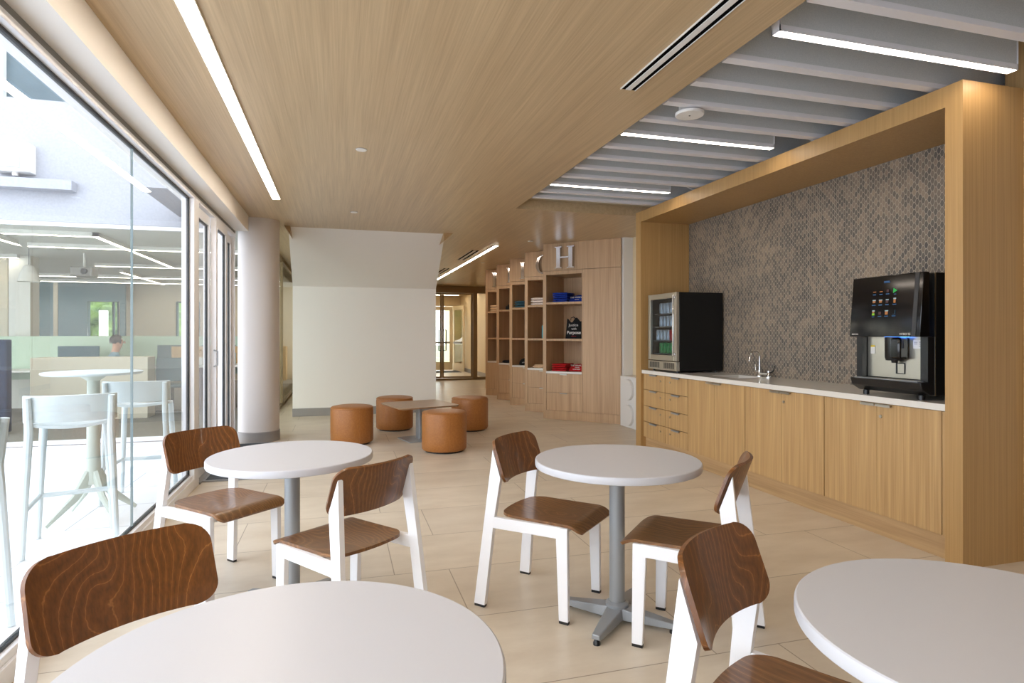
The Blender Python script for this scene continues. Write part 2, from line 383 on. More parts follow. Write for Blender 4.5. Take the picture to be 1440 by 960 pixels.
struct('wall_side', MB().box(4.2, 4.3, 2.6, 8.6, 0, 3.5), M['cream'], smooth=0)
struct('wall_corner', box(3.872, 6.9, 2.555, 2.685, 0, 3.42), M['oak'], smooth=0)
struct('wall_hallway', box(4.42, 4.5, 8.6, 26, 0, 2.9), M['cream'], smooth=0)
struct('baseboard_hallway', box(4.405, 4.42, 13.5, 26, 0, .13), M['grayb'], smooth=0)
struct('wall_hallway_return', box(4.2, 4.5, 8.5, 8.6, 0, 2.9), M['cream'], smooth=0)
struct('wall_partition_end', box(-1.10, 1.5, 17.62, 17.72, 0, 2.9), M['cream'], smooth=0)
# white strip closing the bookcases
struct('trim_3', box(4.055, 4.199, 8.13, 8.21, .0, CZ), M['white'], smooth=0)
struct('trim_4', box(4.04, 4.054, 8.12, 8.22, .0, .13), M['grayb'], smooth=0)

# slanting white wall under the stair: upright below, leaning out to the ceiling above
y0 = 10.44
wl = MB()
wl.box(-.73, 1.616, y0, y0 + 1.6, 0, 2.13)
wl.add([(-.73, y0, 2.13), (1.616, y0, 2.13), (1.616, y0 + 1.6, 2.13), (-.73, y0 + 1.6, 2.13),
        (-.655, 8.575, CZ), (1.455, 8.575, CZ), (1.616, y0 + 1.6, CZ), (-.73, y0 + 1.6, CZ)],
       [(0, 1, 5, 4), (1, 2, 6, 5), (2, 3, 7, 6), (3, 0, 4, 7), (4, 5, 6, 7), (0, 3, 2, 1)])
struct('wall_slanted', wl, M['wallw'], smooth=0)
struct('baseboard_slanted', box(-.735, 1.62, y0 - .014, y0, 0, .13), M['grayb'], smooth=0)
def wedge(name, xa, xb, y_, h_):
    struct(name, MB().prism([(xa, CZ), (xb, CZ), (xb if xa < xb else xb, CZ - h_)], lambda x, z: (x, y_, z), lambda x, z: (x, y_ + .5, z)), M['oakh'], smooth=0)
wedge('trim_5', -.70, -.625, 8.50, .115)
wedge('trim_6', 1.56, 1.43, 8.50, .115)

# bulkhead over the glass wall
struct('trim_7', box(-1.30, -1.06, -4.5, 7.93, 2.59, CZ + .12), M['wallw'], smooth=0)
struct('wall_left_top', box(-1.42, -1.30, -4.5, 8.52, 2.59, 3.0), M['white'], smooth=0)

# ------------------------------------------------------------------ window wall
wn = struct('window_1', MB().box(-1.29, -1.213, -4.5, 7.93, 2.55, 2.59), M['grayal'], smooth=0)
fr = MB().box(-1.30, -1.203, -4.5, 7.93, 2.512, 2.55).box(-1.30, -1.203, -4.5, 5.80, 0, .085).box(-1.285, -1.215, -4.5, 5.80, .085, .12)
fr.build('window_frame', M['alu'], wn, bevel=.003, smooth=0)
g = MB().box(-1.262, -1.238, -4.5, 5.735, .12, .132).box(-1.262, -1.238, -4.5, 5.735, 2.498, 2.512).box(-1.262, -1.238, 5.735, 5.75, .12, 2.512)
g.build('window_gasket', M['gasket'], wn, smooth=0)
joints = [-4.5, -.5, 1.16, 2.735, 4.29, 5.735]
for a, b in zip(joints[:-1], joints[1:]):
    box(-1.256, -1.244, a + .003, b - .003, .132, 2.498).build('window_pane', M['glass'], wn, smooth=0)
for a in joints[1:-1]:
    box(-1.257, -1.243, a - .0022, a + .0022, .132, 2.498).build('window_joint', M['glasse'], wn, smooth=0)
box(-1.30, -1.20, 5.75, 5.93, 0, 2.512).build('window_post', M['alu'], wn, bevel=.004, smooth=0)
# sliding doors beside the column
def leaf(name, ya, yb, x, fw=.075, z1=2.50):
    d = struct(name, MB().box(x - .025, x + .025, ya, ya + fw, .02, z1).box(x - .025, x + .025, yb - fw, yb, .02, z1)
               .box(x - .025, x + .025, ya + fw, yb - fw, z1 - .09, z1).box(x - .025, x + .025, ya + fw, yb - fw, .02, .14), M['alu'], smooth=0)
    MB().box(x - .012, x + .012, ya + fw, ya + fw + .012, .14, z1 - .09).box(x - .012, x + .012, yb - fw - .012, yb - fw, .14, z1 - .09).box(x - .012, x + .012, ya + fw, yb - fw, z1 - .102, z1 - .09).build('door_gasket', M['gasket'], d, smooth=0)
    box(x - .005, x + .005, ya + fw + .012, yb - fw - .012, .14, z1 - .102).build('door_pane', M['glass'], d, smooth=0)
    return d
d1 = leaf('door_1', 5.95, 6.62, -1.262)
d2 = leaf('door_2', 6.60, 7.22, -1.205)
d3 = leaf('door_3', 7.20, 7.86, -1.262)
MB().tube([(-1.20, 6.585, 1.02), (-1.165, 6.585, 1.03), (-1.165, 6.585, 1.17), (-1.20, 6.585, 1.18)], .008).build('door_handle', M['silver'], d1)
box(-1.30, -1.21, 7.865, 7.93, 0, 2.512).build('window_post', M['alu'], wn, smooth=0)
box(-1.30, -1.19, 5.93, 7.93, -.01, .018).build('door_track', M['silver'], wn, smooth=0)

# round column
col = thing('round_column', 'round cream column with grey foot band at the end of the glass wall', 'column', (-.98, 8.245, 0))
MB().lathe([(.245, 0), (.245, CZ)], seg=64).build('shaft', M['colw'], col)
MB().lathe([(.252, .001), (.252, .125), (.246, .13)], seg=64).build('foot_band', M['grayb'], col)

# glazed partition behind the column
gp = struct('window_2', MB().box(-1.075, -1.015, 8.3, 17.6, 0, .05).box(-1.075, -1.015, 8.3, 17.6, CZ - .07, CZ).box(-1.07, -1.02, 12.1, 12.15, .05, CZ - .07), M['bronze'], smooth=0)
box(-1.051, -1.039, 8.5, 12.1, .05, CZ - .07).build('window_pane', M['glassi'], gp, smooth=0)
box(-1.051, -1.039, 12.15, 17.6, .05, CZ - .07).build('window_pane', M['glassi'], gp, smooth=0)

# glass doors closing the hallway
yd = 17.65
sf = struct('window_3', MB().box(1.6, 4.42, yd - .05, yd + .05, 2.58, CZ).box(3.84, 3.97, yd - .04, yd + .04, 0, 2.58).box(1.6, 3.84, yd - .03, yd + .03, 0, .05)
            .box(3.97, 4.42, yd - .03, yd + .03, 0, .08).box(1.6, 1.7, yd - .04, yd + .04, 0, 2.58), M['bronze'], smooth=0)
box(3.97, 4.42, yd - .006, yd + .006, .08, 2.58).build('window_pane', M['glassi'], sf, smooth=0)
for i, (xa, xb) in enumerate(((1.98, 2.905), (2.915, 3.83))):
    d = struct('door_%d' % (4 + i), MB().box(xa, xa + (.05), yd - .025, yd + .025, .06, 2.57).box(xb - .05, xb, yd - .025, yd + .025, .06, 2.57)
               .box(xa + .05, xb - .05, yd - .025, yd + .025, 2.53, 2.57).box(xa + .05, xb - .05, yd - .025, yd + .025, .06, .11), M['bronze'], smooth=0)
    box(xa + .05, xb - .05, yd - .006, yd + .006, .11, 2.53).build('door_pane', M['glassi'], d, smooth=0)
    xh = xb - .10 if i == 0 else xa + .10
    MB().tube([(xh + (.06 if i == 0 else -.06), yd - .03, .88), (xh, yd - .10, .88), (xh, yd - .10, 1.48), (xh + (.06 if i == 0 else -.06), yd - .03, 1.48)], .016).build('door_handle', M['black'], d)
# lobby behind
struct('wall_lobby', MB().box(1.6, 3.05, 22.5, 22.6, 0, 2.9).box(4.14, 4.5, 22.5, 22.6, 0, 2.9).box(3.05, 4.14, 22.5, 22.6, 2.42, 2.9), M['cream'], smooth=0)
struct('ceiling_lobby', box(1.6, 4.5, 17.6, 22.6, CZ, CZ + .1), M['ceil'], smooth=0)
struct('wall_lobby_left', box(1.5, 1.6, 12, 22.6, 0, 2.9), M['cream'], smooth=0)
d = struct('door_6', MB().box(3.08, 3.2, 22.47, 22.53, .02, 2.40).box(4.0, 4.12, 22.47, 22.53, .02, 2.40).box(3.2, 4.0, 22.47, 22.53, 2.26, 2.40).box(3.2, 4.0, 22.47, 22.53, .02, .32), M['cream'], smooth=0)
box(3.2, 4.0, 22.49, 22.51, .32, 2.26).build('door_pane', M['glassi'], d, smooth=0)
box(3.2, 4.0, 22.42, 22.46, 1.02, 1.08).build('push_bar', M['grayb'], d, smooth=0)
# second leaf standing ajar on the right
dj = thing('open_door', 'cream framed glass door standing open behind the hallway glass doors', 'door', (4.12, 22.3, 0), R(-80))
MB().box(0, .1, -.02, .02, .02, 2.4).box(.95, 1.05, -.02, .02, .02, 2.4).box(.1, .95, -.02, .02, 2.26, 2.4).box(.1, .95, -.02, .02, .02, .3).build('door_frame', M['cream'], dj, smooth=0)
box(.1, .95, -.006, .006, .3, 2.26).build('door_pane', M['glass'], dj, smooth=0)
box(.1, .95, -.07, -.03, 1.02, 1.08).build('push_bar', M['grayb'], dj, smooth=0)
lm = box(3.0, 4.2, 21.2, 22.3, 0, .012).build('entrance_mat', M['matw'], smooth=0); tag(lm, 'dark mat on the floor inside the far lobby door', 'mat')
for q_, (yq, lq) in enumerate([(18.4, 'added lobby fill light nearest the glass doors'), (21.2, 'added lobby fill light nearest the outer door')]):  # two extra strips added only to brighten the lobby
    l2 = thing('linear_ceiling_light', lq, 'ceiling light', (3.0, yq, CZ)); box(-1.1, 1.1, -.06, .06, -.03, 0).build('housing', M['white'], l2, smooth=0); box(-1.09, 1.09, -.05, .05, -.034, -.03).build('diffuser', M['strip'], l2, smooth=0)
ll = thing('linear_ceiling_light', 'short linear light across the lobby ceiling beyond the glass doors', 'ceiling light', (3.35, 19.6, CZ))
box(-.95, .95, -.05, .05, -.03, 0).build('housing', M['white'], ll, smooth=0)
box(-.94, .94, -.04, .04, -.034, -.03).build('diffuser', M['strip'], ll, smooth=0)

# ------------------------------------------------------------------ courtyard and the office across it
struct('floor_courtyard', box(-14, -1.30, -10, 8.5, -.12, -.005), M['patio'], smooth=0)
struct('floor_office', box(-14, -1.10, 8.5, 19.5, -.12, 0), M['offf'], smooth=0)
struct('ceiling_office', box(-14, -1.10, 8.62, 19.5, CZ, CZ + .12), M['offc'], smooth=0)
struct('ground', box(-60, 60, 19.5, 80, -.3, -.05), mottled('grass', srgb(120, 128, 96), srgb(160, 162, 140), 2, .9), smooth=0)
struct('wall_facade', MB().box(-14, -1.30, 8.52, 8.62, 2.70, 4.155).box(-14, -1.30, 8.62, 19.5, 4.05, 4.155), M['stucco'], smooth=0)
up = struct('wall_upper', box(-14, 2, 9.6, 9.8, 4.1, 11), M['bluewall'], smooth=0)
MB().box(-4.35, -4.27, 9.5, 9.6, 4.155, 8).box(-4.75, -4.69, 9.5, 9.6, 4.155, 8).box(-5.4, -4.27, 9.5, 9.6, 5.35, 5.42).box(-9, -8.9, 9.5, 9.6, 4.155, 8).box(-14, -4.35, 9.5, 9.6, 7.9, 8.05).build('mullions', M['white'], up, smooth=0)
of = struct('window_4', MB().box(-14, -1.30, 8.54, 8.60, 0, .05).box(-14, -1.30, 8.54, 8.60, 2.65, 2.70), M['alu'], smooth=0)
yy = [-14, -11, -8, -5.2, -3.55, -1.31]
for a, b in zip(yy[:-1], yy[1:]):
    box(a + .005, b - .005, 8.564, 8.576, .05, 2.65).build('window_pane', M['glassi'], of, smooth=0)
lg = box(-9, -3.07, 8.36, 8.52, 3.06, 3.175).build('wall_ledge', M['stucco'], smooth=0); tag(lg, 'long white ledge jutting from the white facade across the courtyard', 'ledge')
sp = thing('wall_speaker', 'square white box with grey grille on the facade above the ledge', 'speaker', (-3.68, 8.52, 3.41))
box(-.17, .19, -.18, 0, -.17, .17).build('housing', M['white'], sp, bevel=.01)
MB().box(-.155, .105, -.19, -.18, -.13, .14).build('grille', mat('grille_grey', srgb(170, 172, 176), .6), sp, bevel=.004)
MB().lathe([(.03, -.21), (.03, -.17)], .02, -.10, seg=16).build('sensor', M['white'], sp)
cn = MB().box(-1.95, -1.30, 6.9, 8.52, 2.83, 3.05).build('canopy', M['stucco'], smooth=0); tag(cn, 'white canopy box projecting from the facade above the sliding doors', 'canopy')
wb_ = MB()
for a, b in ((-14, -6.75), (-5.97, -4.52), (-3.9, -1.10)): wb_.box(a, b, 19.4, 19.5, 0, CZ)
for a, b in ((-6.75, -5.97), (-4.52, -3.9)): wb_.box(a, b, 19.4, 19.5, 0, 1.0).box(a, b, 19.4, 19.5, 2.26, CZ)
struct('wall_office_back', wb_, M['beige'], smooth=0)
for i, (xa, xb) in enumerate(((-6.75, -5.97), (-4.52, -3.9))):
    ow = struct('window_%d' % (5 + i), MB().box(xa, xb, 19.38, 19.52, .98, 1.02).box(xa, xb, 19.38, 19.52, 2.26, 2.30).box(xa, xa + .04, 19.38, 19.52, 1.02, 2.26).box(xb - .04, xb, 19.38, 19.52, 1.02, 2.26).box(xb - .16, xb - .13, 19.38, 19.52, 1.02, 2.26), M['tealc'], smooth=0)
    box(xa + .04, xb - .04, 19.445, 19.455, 1.02, 2.26).build('window_pane', M['glassi'], ow, smooth=0)
tg = struct('wall_teal', MB().box(-8.0, -7.35, 18.9, 18.96, 0, CZ).box(-7.25, -6.57, 18.9, 18.96, 0, CZ).box(-5.80, -5.66, 18.9, 18.96, 0, CZ).box(-6.57, -5.80, 18.9, 18.96, 2.25, CZ), M['teal'], smooth=0)
struct('wall_teal_post', box(-7.35, -7.25, 18.88, 18.98, 0, CZ), M['beige'], smooth=0)
def trunkcrown(name, label, x, y, h_, r_, g_=None, seed=0):
    t = thing(name, label, 'tree', (x, y, -.05), 0, g_)
    MB().tube([(0, 0, 0), (.05, 0, h_ * .3), (0, .05, h_ * .6)], [.16, .12, .06]).build('trunk', M['bark'], t)
    bm = bmesh.new(); rnd = random.Random(seed)
    for k in range(16):
        a = rnd.uniform(0, 6.28); q = rnd.uniform(0, r_ * .75); z = h_ * rnd.uniform(.22, .85)
        mt = Matrix.Translation((q * math.cos(a), q * math.sin(a), z)) @ Matrix.Scale(r_ * rnd.uniform(.28, .5), 4)
        bmesh.ops.create_icosphere(bm, subdivisions=3, radius=1, matrix=mt)
    for v in bm.verts: v.co += v.co.normalized() * noise.noise(v.co * 4) * .35
    me = bpy.data.meshes.new('crown'); bm.to_mesh(me); bm.free(); me.materials.append(M['leaf'])
    o = bpy.data.objects.new('crown', me); C.objects.link(o); o.parent = t
tl = ['bushy green tree seen through the far left of the office back window', 'green tree in the middle of the office back window', 'green tree at the right of the office back window', 'tree seen through the narrow office window near the glass wall post']
for i, (x, y, h_, r_) in enumerate([(-15.5, 35, 3.6, 2.1), (-11.2, 35, 3.3, 2.1), (-6.9, 34, 3.4, 2.1), (-2.4, 36, 3.6, 2.1)]):
    trunkcrown('tree', tl[i], x, y, h_, r_, 'trees beyond the office', i)
pc = MB().box(-9.0, -8.75, 27, 27.25, 0, 2.3).build('white_post', M['white'], smooth=0); tag(pc, 'white square post outside the office back window', 'post')
# office ceiling lights
def lin(name_label, pts, wd=.06, m='stripo', grp=None, z=CZ):
    t = thing('linear_ceiling_light', name_label, 'ceiling light', (pts[0][0], pts[0][1], z), 0, grp)
    h_ = MB(); e_ = MB(); ox, oy = pts[0]
    for (xa, ya), (xb, yb) in zip(pts[:-1], pts[1:]):
        x0, x1 = sorted((xa - ox, xb - ox)); y0_, y1 = sorted((ya - oy, yb - oy))
        h_.box(x0 - wd / 2 - .008, x1 + wd / 2 + .008, y0_ - wd / 2 - .008, y1 + wd / 2 + .008, -.012 if m != 'stripo' else -.06, .0)
        e_.box(x0 - wd / 2, x1 + wd / 2, y0_ - wd / 2, y1 + wd / 2, (-.016 if m != 'stripo' else -.064), (-.012 if m != 'stripo' else -.06))
    h_.build('housing', M['white'], t, smooth=0); e_.build('diffuser', M[m], t, smooth=0); return t
OG = 'linear lights on the office ceiling'
lin('L shaped linear light on the office ceiling nearest the courtyard', [(-4.40, 9.84), (-3.31, 9.84), (-3.31, 13.9)], grp=OG)
lin('long office ceiling light crossing just behind the L shaped one', [(-4.65, 11.18), (-1.5, 11.18)], grp=OG)
lin('short office ceiling light running away at the far left pane', [(-4.75, 9.9), (-4.75, 10.9)], grp=OG)
lin('second crossing light in the middle depth of the office', [(-4.69, 14.0), (-1.5, 14.0)], grp=OG)
lin('office ceiling light running away from the courtyard in the middle depth', [(-4.65, 15.3), (-4.65, 18.6)], grp=OG)
lin('longest crossing light deep in the office', [(-7.4, 16.65), (-1.5, 16.65)], grp=OG)
lin('crossing light on the office ceiling closest to its back wall', [(-8.4, 18.3), (-1.6, 18.3)], grp=OG)
lin('short office ceiling light far left in the middle depth', [(-8.6, 12.9), (-5.6, 12.9)], grp=OG)
# pendant and projector
pn = thing('pendant_lamp', 'white bell shaped pendant lamp in the office across the courtyard', 'lamp', (-4.98, 11.9, CZ))
MB().tube([(0, 0, 0), (0, 0, -.28)], .006, 6).build('cord', M['black'], pn)
MB().lathe([(.03, -.28), (.07, -.30), (.12, -.42), (.155, -.56), (.15, -.56), (.11, -.42), (.02, -.30)], seg=28, cap=False).build('lamp_shade', M['white'], pn)
pj = thing('projector', 'grey projector hanging from the office ceiling', 'projector', (-4.32, 12.3, CZ))
box(-.17, .17, -.15, .15, -.42, -.26).build('projector_body', M['grayb'], pj, bevel=.02)
MB().tube([(0, 0, 0), (0, 0, -.26)], .02, 8).build('mount_pole', M['white'], pj)
MB().lathe([(.05, -.03), (.05, .03)], seg=20).build('lens', M['black'], pj, loc=(.05, -.16, -.34)).rotation_euler = (R(90), 0, 0)
# office furniture
def desk_row(x0, x1, y, lab):
    t = thing('desk', lab, 'desk', (x0, y, 0), 0, 'office desks')
    W = x1 - x0
    box(0, W, -.35, .35, .71, .74).build('desk_top', M['white'], t, smooth=0)
    for k in range(2): box(.05 + k * (W - .15), .10 + k * (W - .15), -.3, .3, 0, .71).build('leg', M['white'], t, smooth=0)
    box(0, W, .355, .385, .55, 1.31).build('privacy_screen', M['screen'], t, smooth=0)
    return t
desk_row(-5.9, -3.85, 12.2, 'white office desk with green screen at the far left')
desk_row(-3.8, -1.4, 12.9, 'white office desk with green screen behind the wood desk')
desk_row(-7.6, -4.2, 15.0, 'white office desk with green screen further back in the office')
bn = MB().box(-4.55, -2.95, 10.9, 11.3, 0, .98).build('storage_bench', M['beige'], bevel=.008); tag(bn, 'long beige storage bench standing across the office behind the glass', 'cabinet')
nb = MB().box(-4.95, -4.27, 9.6, 9.75, 0.02, 1.27).build('navy_screen', M['navy_cloth'], bevel=.02); tag(nb, 'dark navy fabric screen at the left edge of the office glass', 'screen')
struct('wall_office_column', box(-5.75, -5.42, 13.0, 13.35, 0, CZ), M['white'], smooth=0)
struct('wall_office_column_beige', box(-6.3, -5.9, 13.3, 13.6, 0, CZ), M['beige'], smooth=0)
def monitor(x, y, z, w_, lab, rz=0):
    t = thing('monitor', lab, 'monitor', (x, y, z), rz, 'monitors on the office desks')
    box(-w_ / 2, w_ / 2, -.015, .015, .10, .40).build('display', M['tealc'], t, bevel=.005)
    box(-.03, .03, 0, .03, .01, .2).build('stand', M['black'], t, smooth=0); box(-.12, .12, -.07, .09, 0, .012).build('stand_base', M['black'], t, smooth=0)
    return t
monitor(-4.35, 12.15, .74, .62, 'dark monitor left of the seated person in the office')
monitor(-3.05, 12.8, .74, .5, 'small dark monitor right of the seated person in the office')
monitor(-2.25, 12.85, .74, .60, 'wide dark monitor behind the wood desk in the office')
monitor(-1.72, 12.85, .74, .3, 'narrow dark monitor nearest the sliding doors in the office')
wd = thing('wood_desk', 'wood backed desk with white edge and dark tapered leg in the office', 'desk', (-2.55, 12.1, 0))
box(-.42, 1.15, -.35, .35, .76, .80).build('desk_top', M['white'], wd, smooth=0)
box(-.42, 1.15, .30, .34, .80, 1.12).build('back_panel', M['oak'], wd, smooth=0)
MB().lathe([(.22, 0), (.17, .25), (.11, .6), (.13, .76)], .05, 0, seg=4).build('leg', mat('walnut_dark', srgb(96, 74, 58), .5), wd)
MB().lathe([(.22, 0), (.17, .25), (.11, .6), (.13, .76)], .95, 0, seg=4).build('leg', M['bark'], wd)
bx = box(-2.60, -2.32, 11.75, 12.0, .801, .93).build('box', M['white'], bevel=.01); tag(bx, 'small white box standing on the wood backed office desk', 'box')
bt = MB().lathe([(.05, .801), (.06, .84), (.06, 1.0), (.02, 1.05), (.02, 1.08)], -1.85, 11.85, seg=16).build('bottle', M['poolw']); tag(bt, 'pale bottle on the wood backed office desk', 'bottle')
oc = thing('office_chair', 'dark teal office chair pushed under the wood desk', 'chair', (-2.75, 11.54, 0), R(10))
box(-.24, .24, -.22, .22, .44, .50).build('seat', M['tealc'], oc, bevel=.02)
box(-.22, .22, -.26, -.22, .55, .95).build('backrest', M['tealc'], oc, bevel=.015)
MB().tube([(0, 0, .08), (0, 0, .44)], .03).build('gas_post', M['black'], oc)
MB().tube([(-.25, 0, .04), (.25, 0, .04)], .02, 6).tube([(0, -.25, .04), (0, .25, .04)], .02, 6).build('foot', M['black'], oc)
MB().tube([(-.26, -.1, .5), (-.28, -.1, .68), (-.28, .12, .68)], .015, 6).build('armrest', M['white'], oc)

# seated person in the office: one continuous body grown from a skeleton
def person(x, y, rz):
    t = thing('person', 'person in a pale blue shirt sitting at an office desk seen through the glass', 'person', (x, y, 0), rz)
    J = [((0, 0, .50), .13), ((0, .02, .72), .125), ((0, .05, .93), .14), ((0, .07, 1.03), .06), ((0, .10, 1.12), .065), ((0, .12, 1.21), .095), ((0, .11, 1.29), .07),
         ((.17, .06, .97), .055), ((.24, .12, .74), .045), ((.16, .36, .76), .035), ((.13, .44, .765), .03),
         ((-.17, .06, .97), .055), ((-.24, .12, .74), .045), ((-.16, .36, .76), .035), ((-.13, .44, .765), .03),
         ((.10, .05, .50), .10), ((.12, .45, .50), .07), ((.12, .45, .10), .045), ((.12, .58, .05), .035),
         ((-.10, .05, .50), .10), ((-.12, .45, .50), .07), ((-.12, .45, .10), .045), ((-.12, .58, .05), .035)]
    E_ = [(0, 1), (1, 2), (2, 3), (3, 4), (4, 5), (5, 6), (2, 7), (7, 8), (8, 9), (9, 10), (2, 11), (11, 12), (12, 13), (13, 14), (0, 15), (15, 16), (16, 17), (17, 18), (0, 19), (19, 20), (20, 21), (21, 22)]
    me = bpy.data.meshes.new('body'); me.from_pydata([j[0] for j in J], E_, []); o = bpy.data.objects.new('body', me); C.objects.link(o)
    sk = o.modifiers.new('skin', 'SKIN'); su = o.modifiers.new('sub', 'SUBSURF'); su.levels = su.render_levels = 2
    for i, j in enumerate(J): me.skin_vertices[0].data[i].radius = (j[1], j[1])
    me.skin_vertices[0].data[0].use_root = True
    dg = bpy.context.evaluated_depsgraph_get(); m2 = bpy.data.meshes.new_from_object(o.evaluated_get(dg)); bpy.data.objects.remove(o)
    for k in ('skin', 'shirt', 'jeans'): m2.materials.append(M[k])
    for p in m2.polygons:
        c_ = p.center; p.use_smooth = True
        p.material_index = 0 if (c_.z > 1.04 or c_.y > .38 and c_.z > .7) else (2 if c_.z < .56 else 1)
    o = bpy.data.objects.new('body', m2); C.objects.link(o); o.parent = t
    bm = bmesh.new(); bmesh.ops.create_icosphere(bm, subdivisions=3, radius=.105, matrix=Matrix.Translation((0, .095, 1.235)))
    bmesh.ops.delete(bm, geom=[v for v in bm.verts if v.co.z < 1.18 or v.co.y > .16 and v.co.z < 1.28], context='VERTS')
    m3 = bpy.data.meshes.new('hair'); bm.to_mesh(m3); bm.free(); m3.materials.append(M['hair']); h_ = bpy.data.objects.new('hair', m3); C.objects.link(h_); h_.parent = t
    for s_ in (-1, 1): MB().lathe([(.004, -.004), (.009, 0), (.004, .004)], s_ * .035, 0, seg=8).build('eye', M['black'], t, loc=(0, .213, 1.215))
    MB().lathe([(.018, 1.19), (.012, 1.21), (.004, 1.235)], 0, .215, seg=8).build('nose', M['skin'], t)
    tag(t)
person(-3.75, 11.75, R(-60))
pch = thing('office_chair', 'office chair with grey back under the seated person', 'chair', (-3.75, 11.72, 0), R(-60))
box(-.24, .24, -.2, .24, .33, .385).build('seat', M['tealc'], pch, bevel=.02); box(-.22, .22, -.27, -.23, .45, .9).build('backrest', M['grayb'], pch, bevel=.015)
MB().tube([(0, 0, .08), (0, 0, .34)], .03).build('gas_post', M['black'], pch); MB().tube([(-.25, 0, .04), (.25, 0, .04)], .02, 6).tube([(0, -.25, .04), (0, .25, .04)], .02, 6).build('foot', M['black'], pch)
fc = MB().box(-2.6, -1.5, 18.8, 19.35, 0, 1.0).build('filing_cabinet', M['oak'], bevel=.01); tag(fc, 'wood fronted cabinet against the office back wall seen past the column', 'cabinet')

# outdoor bar table and stools
def outdoor_stool():
    t = thing('bar_stool', '', 'bar stool', (0, 0, 0), 0, 'white outdoor bar stools')
    L = [(-.235, -.22), (.235, -.22), (.205, .215), (-.205, .215)]; T = [(-.205, -.185), (.205, -.185), (.17, .17), (-.17, .17)]
    for (a, b), (c_, d_) in zip(L, T):
        top = .955 if b < 0 else .755
        tt = (c_ * 1.02, d_ - .03, top) if b < 0 else (c_, d_, top)
        MB().tube([(a, b, 0), (a * .5 + c_ * .5, b * .5 + d_ * .5, .39), (c_, d_, .74), tt], [.017, .020, .023, .018], 10).build('leg', M['poolw'], t)
    def seat(u, v):
        x = (u - .5) * 2; y = (v - .5) * 2; sx_ = x * math.sqrt(1 - y * y * .18) * .205; sy_ = y * math.sqrt(1 - x * x * .18) * .205
        return (sx_, sy_ + .0, .755 + .018 * (x * x) - .012 * y)
    MB().sheet(seat, 12, 12, .02).build('seat', M['poolw'], t, bevel=.004)
    def back(u, v):
        x = (u - .5) * 2; return (x * .235, -.215 - .02 * v + .075 * (x * x) ** 1.5 - .0, .80 + .165 * v)
    MB().sheet(back, 18, 5, .014).build('backrest', M['poolw'], t, bevel=.004)
    P = [tuple(a * .62 + c_ * .38 for a, c_ in zip(l_, t_)) + (.28,) for l_, t_ in zip(L, T)]
    for i in range(4):
        a, b = P[i], P[(i + 1) % 4]
        if i == 0: continue
        MB().tube([a, b], .016, 8, sq=.8).build('footrest', M['poolw'], t)
    return t
st = outdoor_stool(); st.location = (-1.64, 4.50, 0); st.rotation_euler = (0, 0, R(16)); st['label'] = 'white outdoor bar stool with its back to the glass, nearest stool at the tall table'
dup(st, (-1.56, 5.62, 0), R(2), 'white outdoor bar stool on the far side of the tall white table')
dup(st, (-1.72, 3.12, 0), R(75), 'white outdoor bar stool of which only a leg shows at the left edge')
ot = thing('bar_table', 'tall white round outdoor table with sage pedestal and splayed feet', 'table', (-1.72, 5.06, 0), R(45))
MB().lathe([(.30, 1.045), (.312, 1.055), (.312, 1.062), (.305, 1.065)], seg=48).build('table_top', M['poolw'], ot)
MB().lathe([(.05, .25), (.043, .5), (.040, 1.0), (.10, 1.044)], seg=24).build('pedestal', M['resg'], ot)
for k in range(4):
    a = k * PI / 2
    MB().tube([(0.02 * math.cos(a), .02 * math.sin(a), .33), (.12 * math.cos(a), .12 * math.sin(a), .17), (.30 * math.cos(a), .30 * math.sin(a), .012)], [.045, .03, .014], 8, sq=.6).build('leg', M['resg'], ot)

# ------------------------------------------------------------------ ceiling fittings
lin('long linear light along the window side of the wood ceiling', [(-.64, -1.2), (-.64, 6.78)], .07, 'strip')
lin('linear light running down the hallway ceiling beyond the white slanted wall', [(2.435, 9.42), (2.435, 16.1)], .05, 'strip')
def slot(y0_, y1, x, lab, wd=.088):
    t = thing('air_slot', lab, 'air vent', (x, y0_, CZ), 0, 'linear air slots in the wood ceiling'); L_ = y1 - y0_
    MB().box(-wd / 2, wd / 2, 0, L_, -.004, 0).build('slot_back', M['slotblack'], t, smooth=0)
    box(-wd * .19, wd * .19, .005, L_ - .005, -.008, -.004).build('centre_bar', M['white'], t, smooth=0)
    MB().box(-wd / 2 - .004, -wd / 2, 0, L_, -.008, 0).box(wd / 2, wd / 2 + .004, 0, L_, -.008, 0).build('edge_trim', M['white'], t, smooth=0)
slot(1.2, 3.23, 1.636, 'black linear air slot with grey bar near the baffle opening')
slot(10.1, 11.4, 2.24, 'short air slot beside the hallway light, the nearer one', .13)
slot(12.97, 14.2, 2.24, 'short air slot beside the hallway light, the farther one', .13)
for (x, y, lab) in [(.166, 4.853, 'small white round cover in the wood ceiling above the left tables'), (.169, 7.345, 'small white round cover in the ceiling before the slanted wall'),
                    (2.84, 8.87, 'small round ceiling cover above the letter H bookcase'), (2.76, 11.75, 'small round ceiling cover over the far bookcases')]:
    t = thing('sprinkler_cover', lab, 'sprinkler', (x, y, CZ), 0, 'round covers in the wood ceiling')
    MB().lathe([(.038, -.008), (.042, -.004), (.042, 0)], seg=24).build('cover_plate', M['white'], t)
    MB().lathe([(.045, -.003), (.045, 0)], seg=24).build('rim', M['grayb'], t)

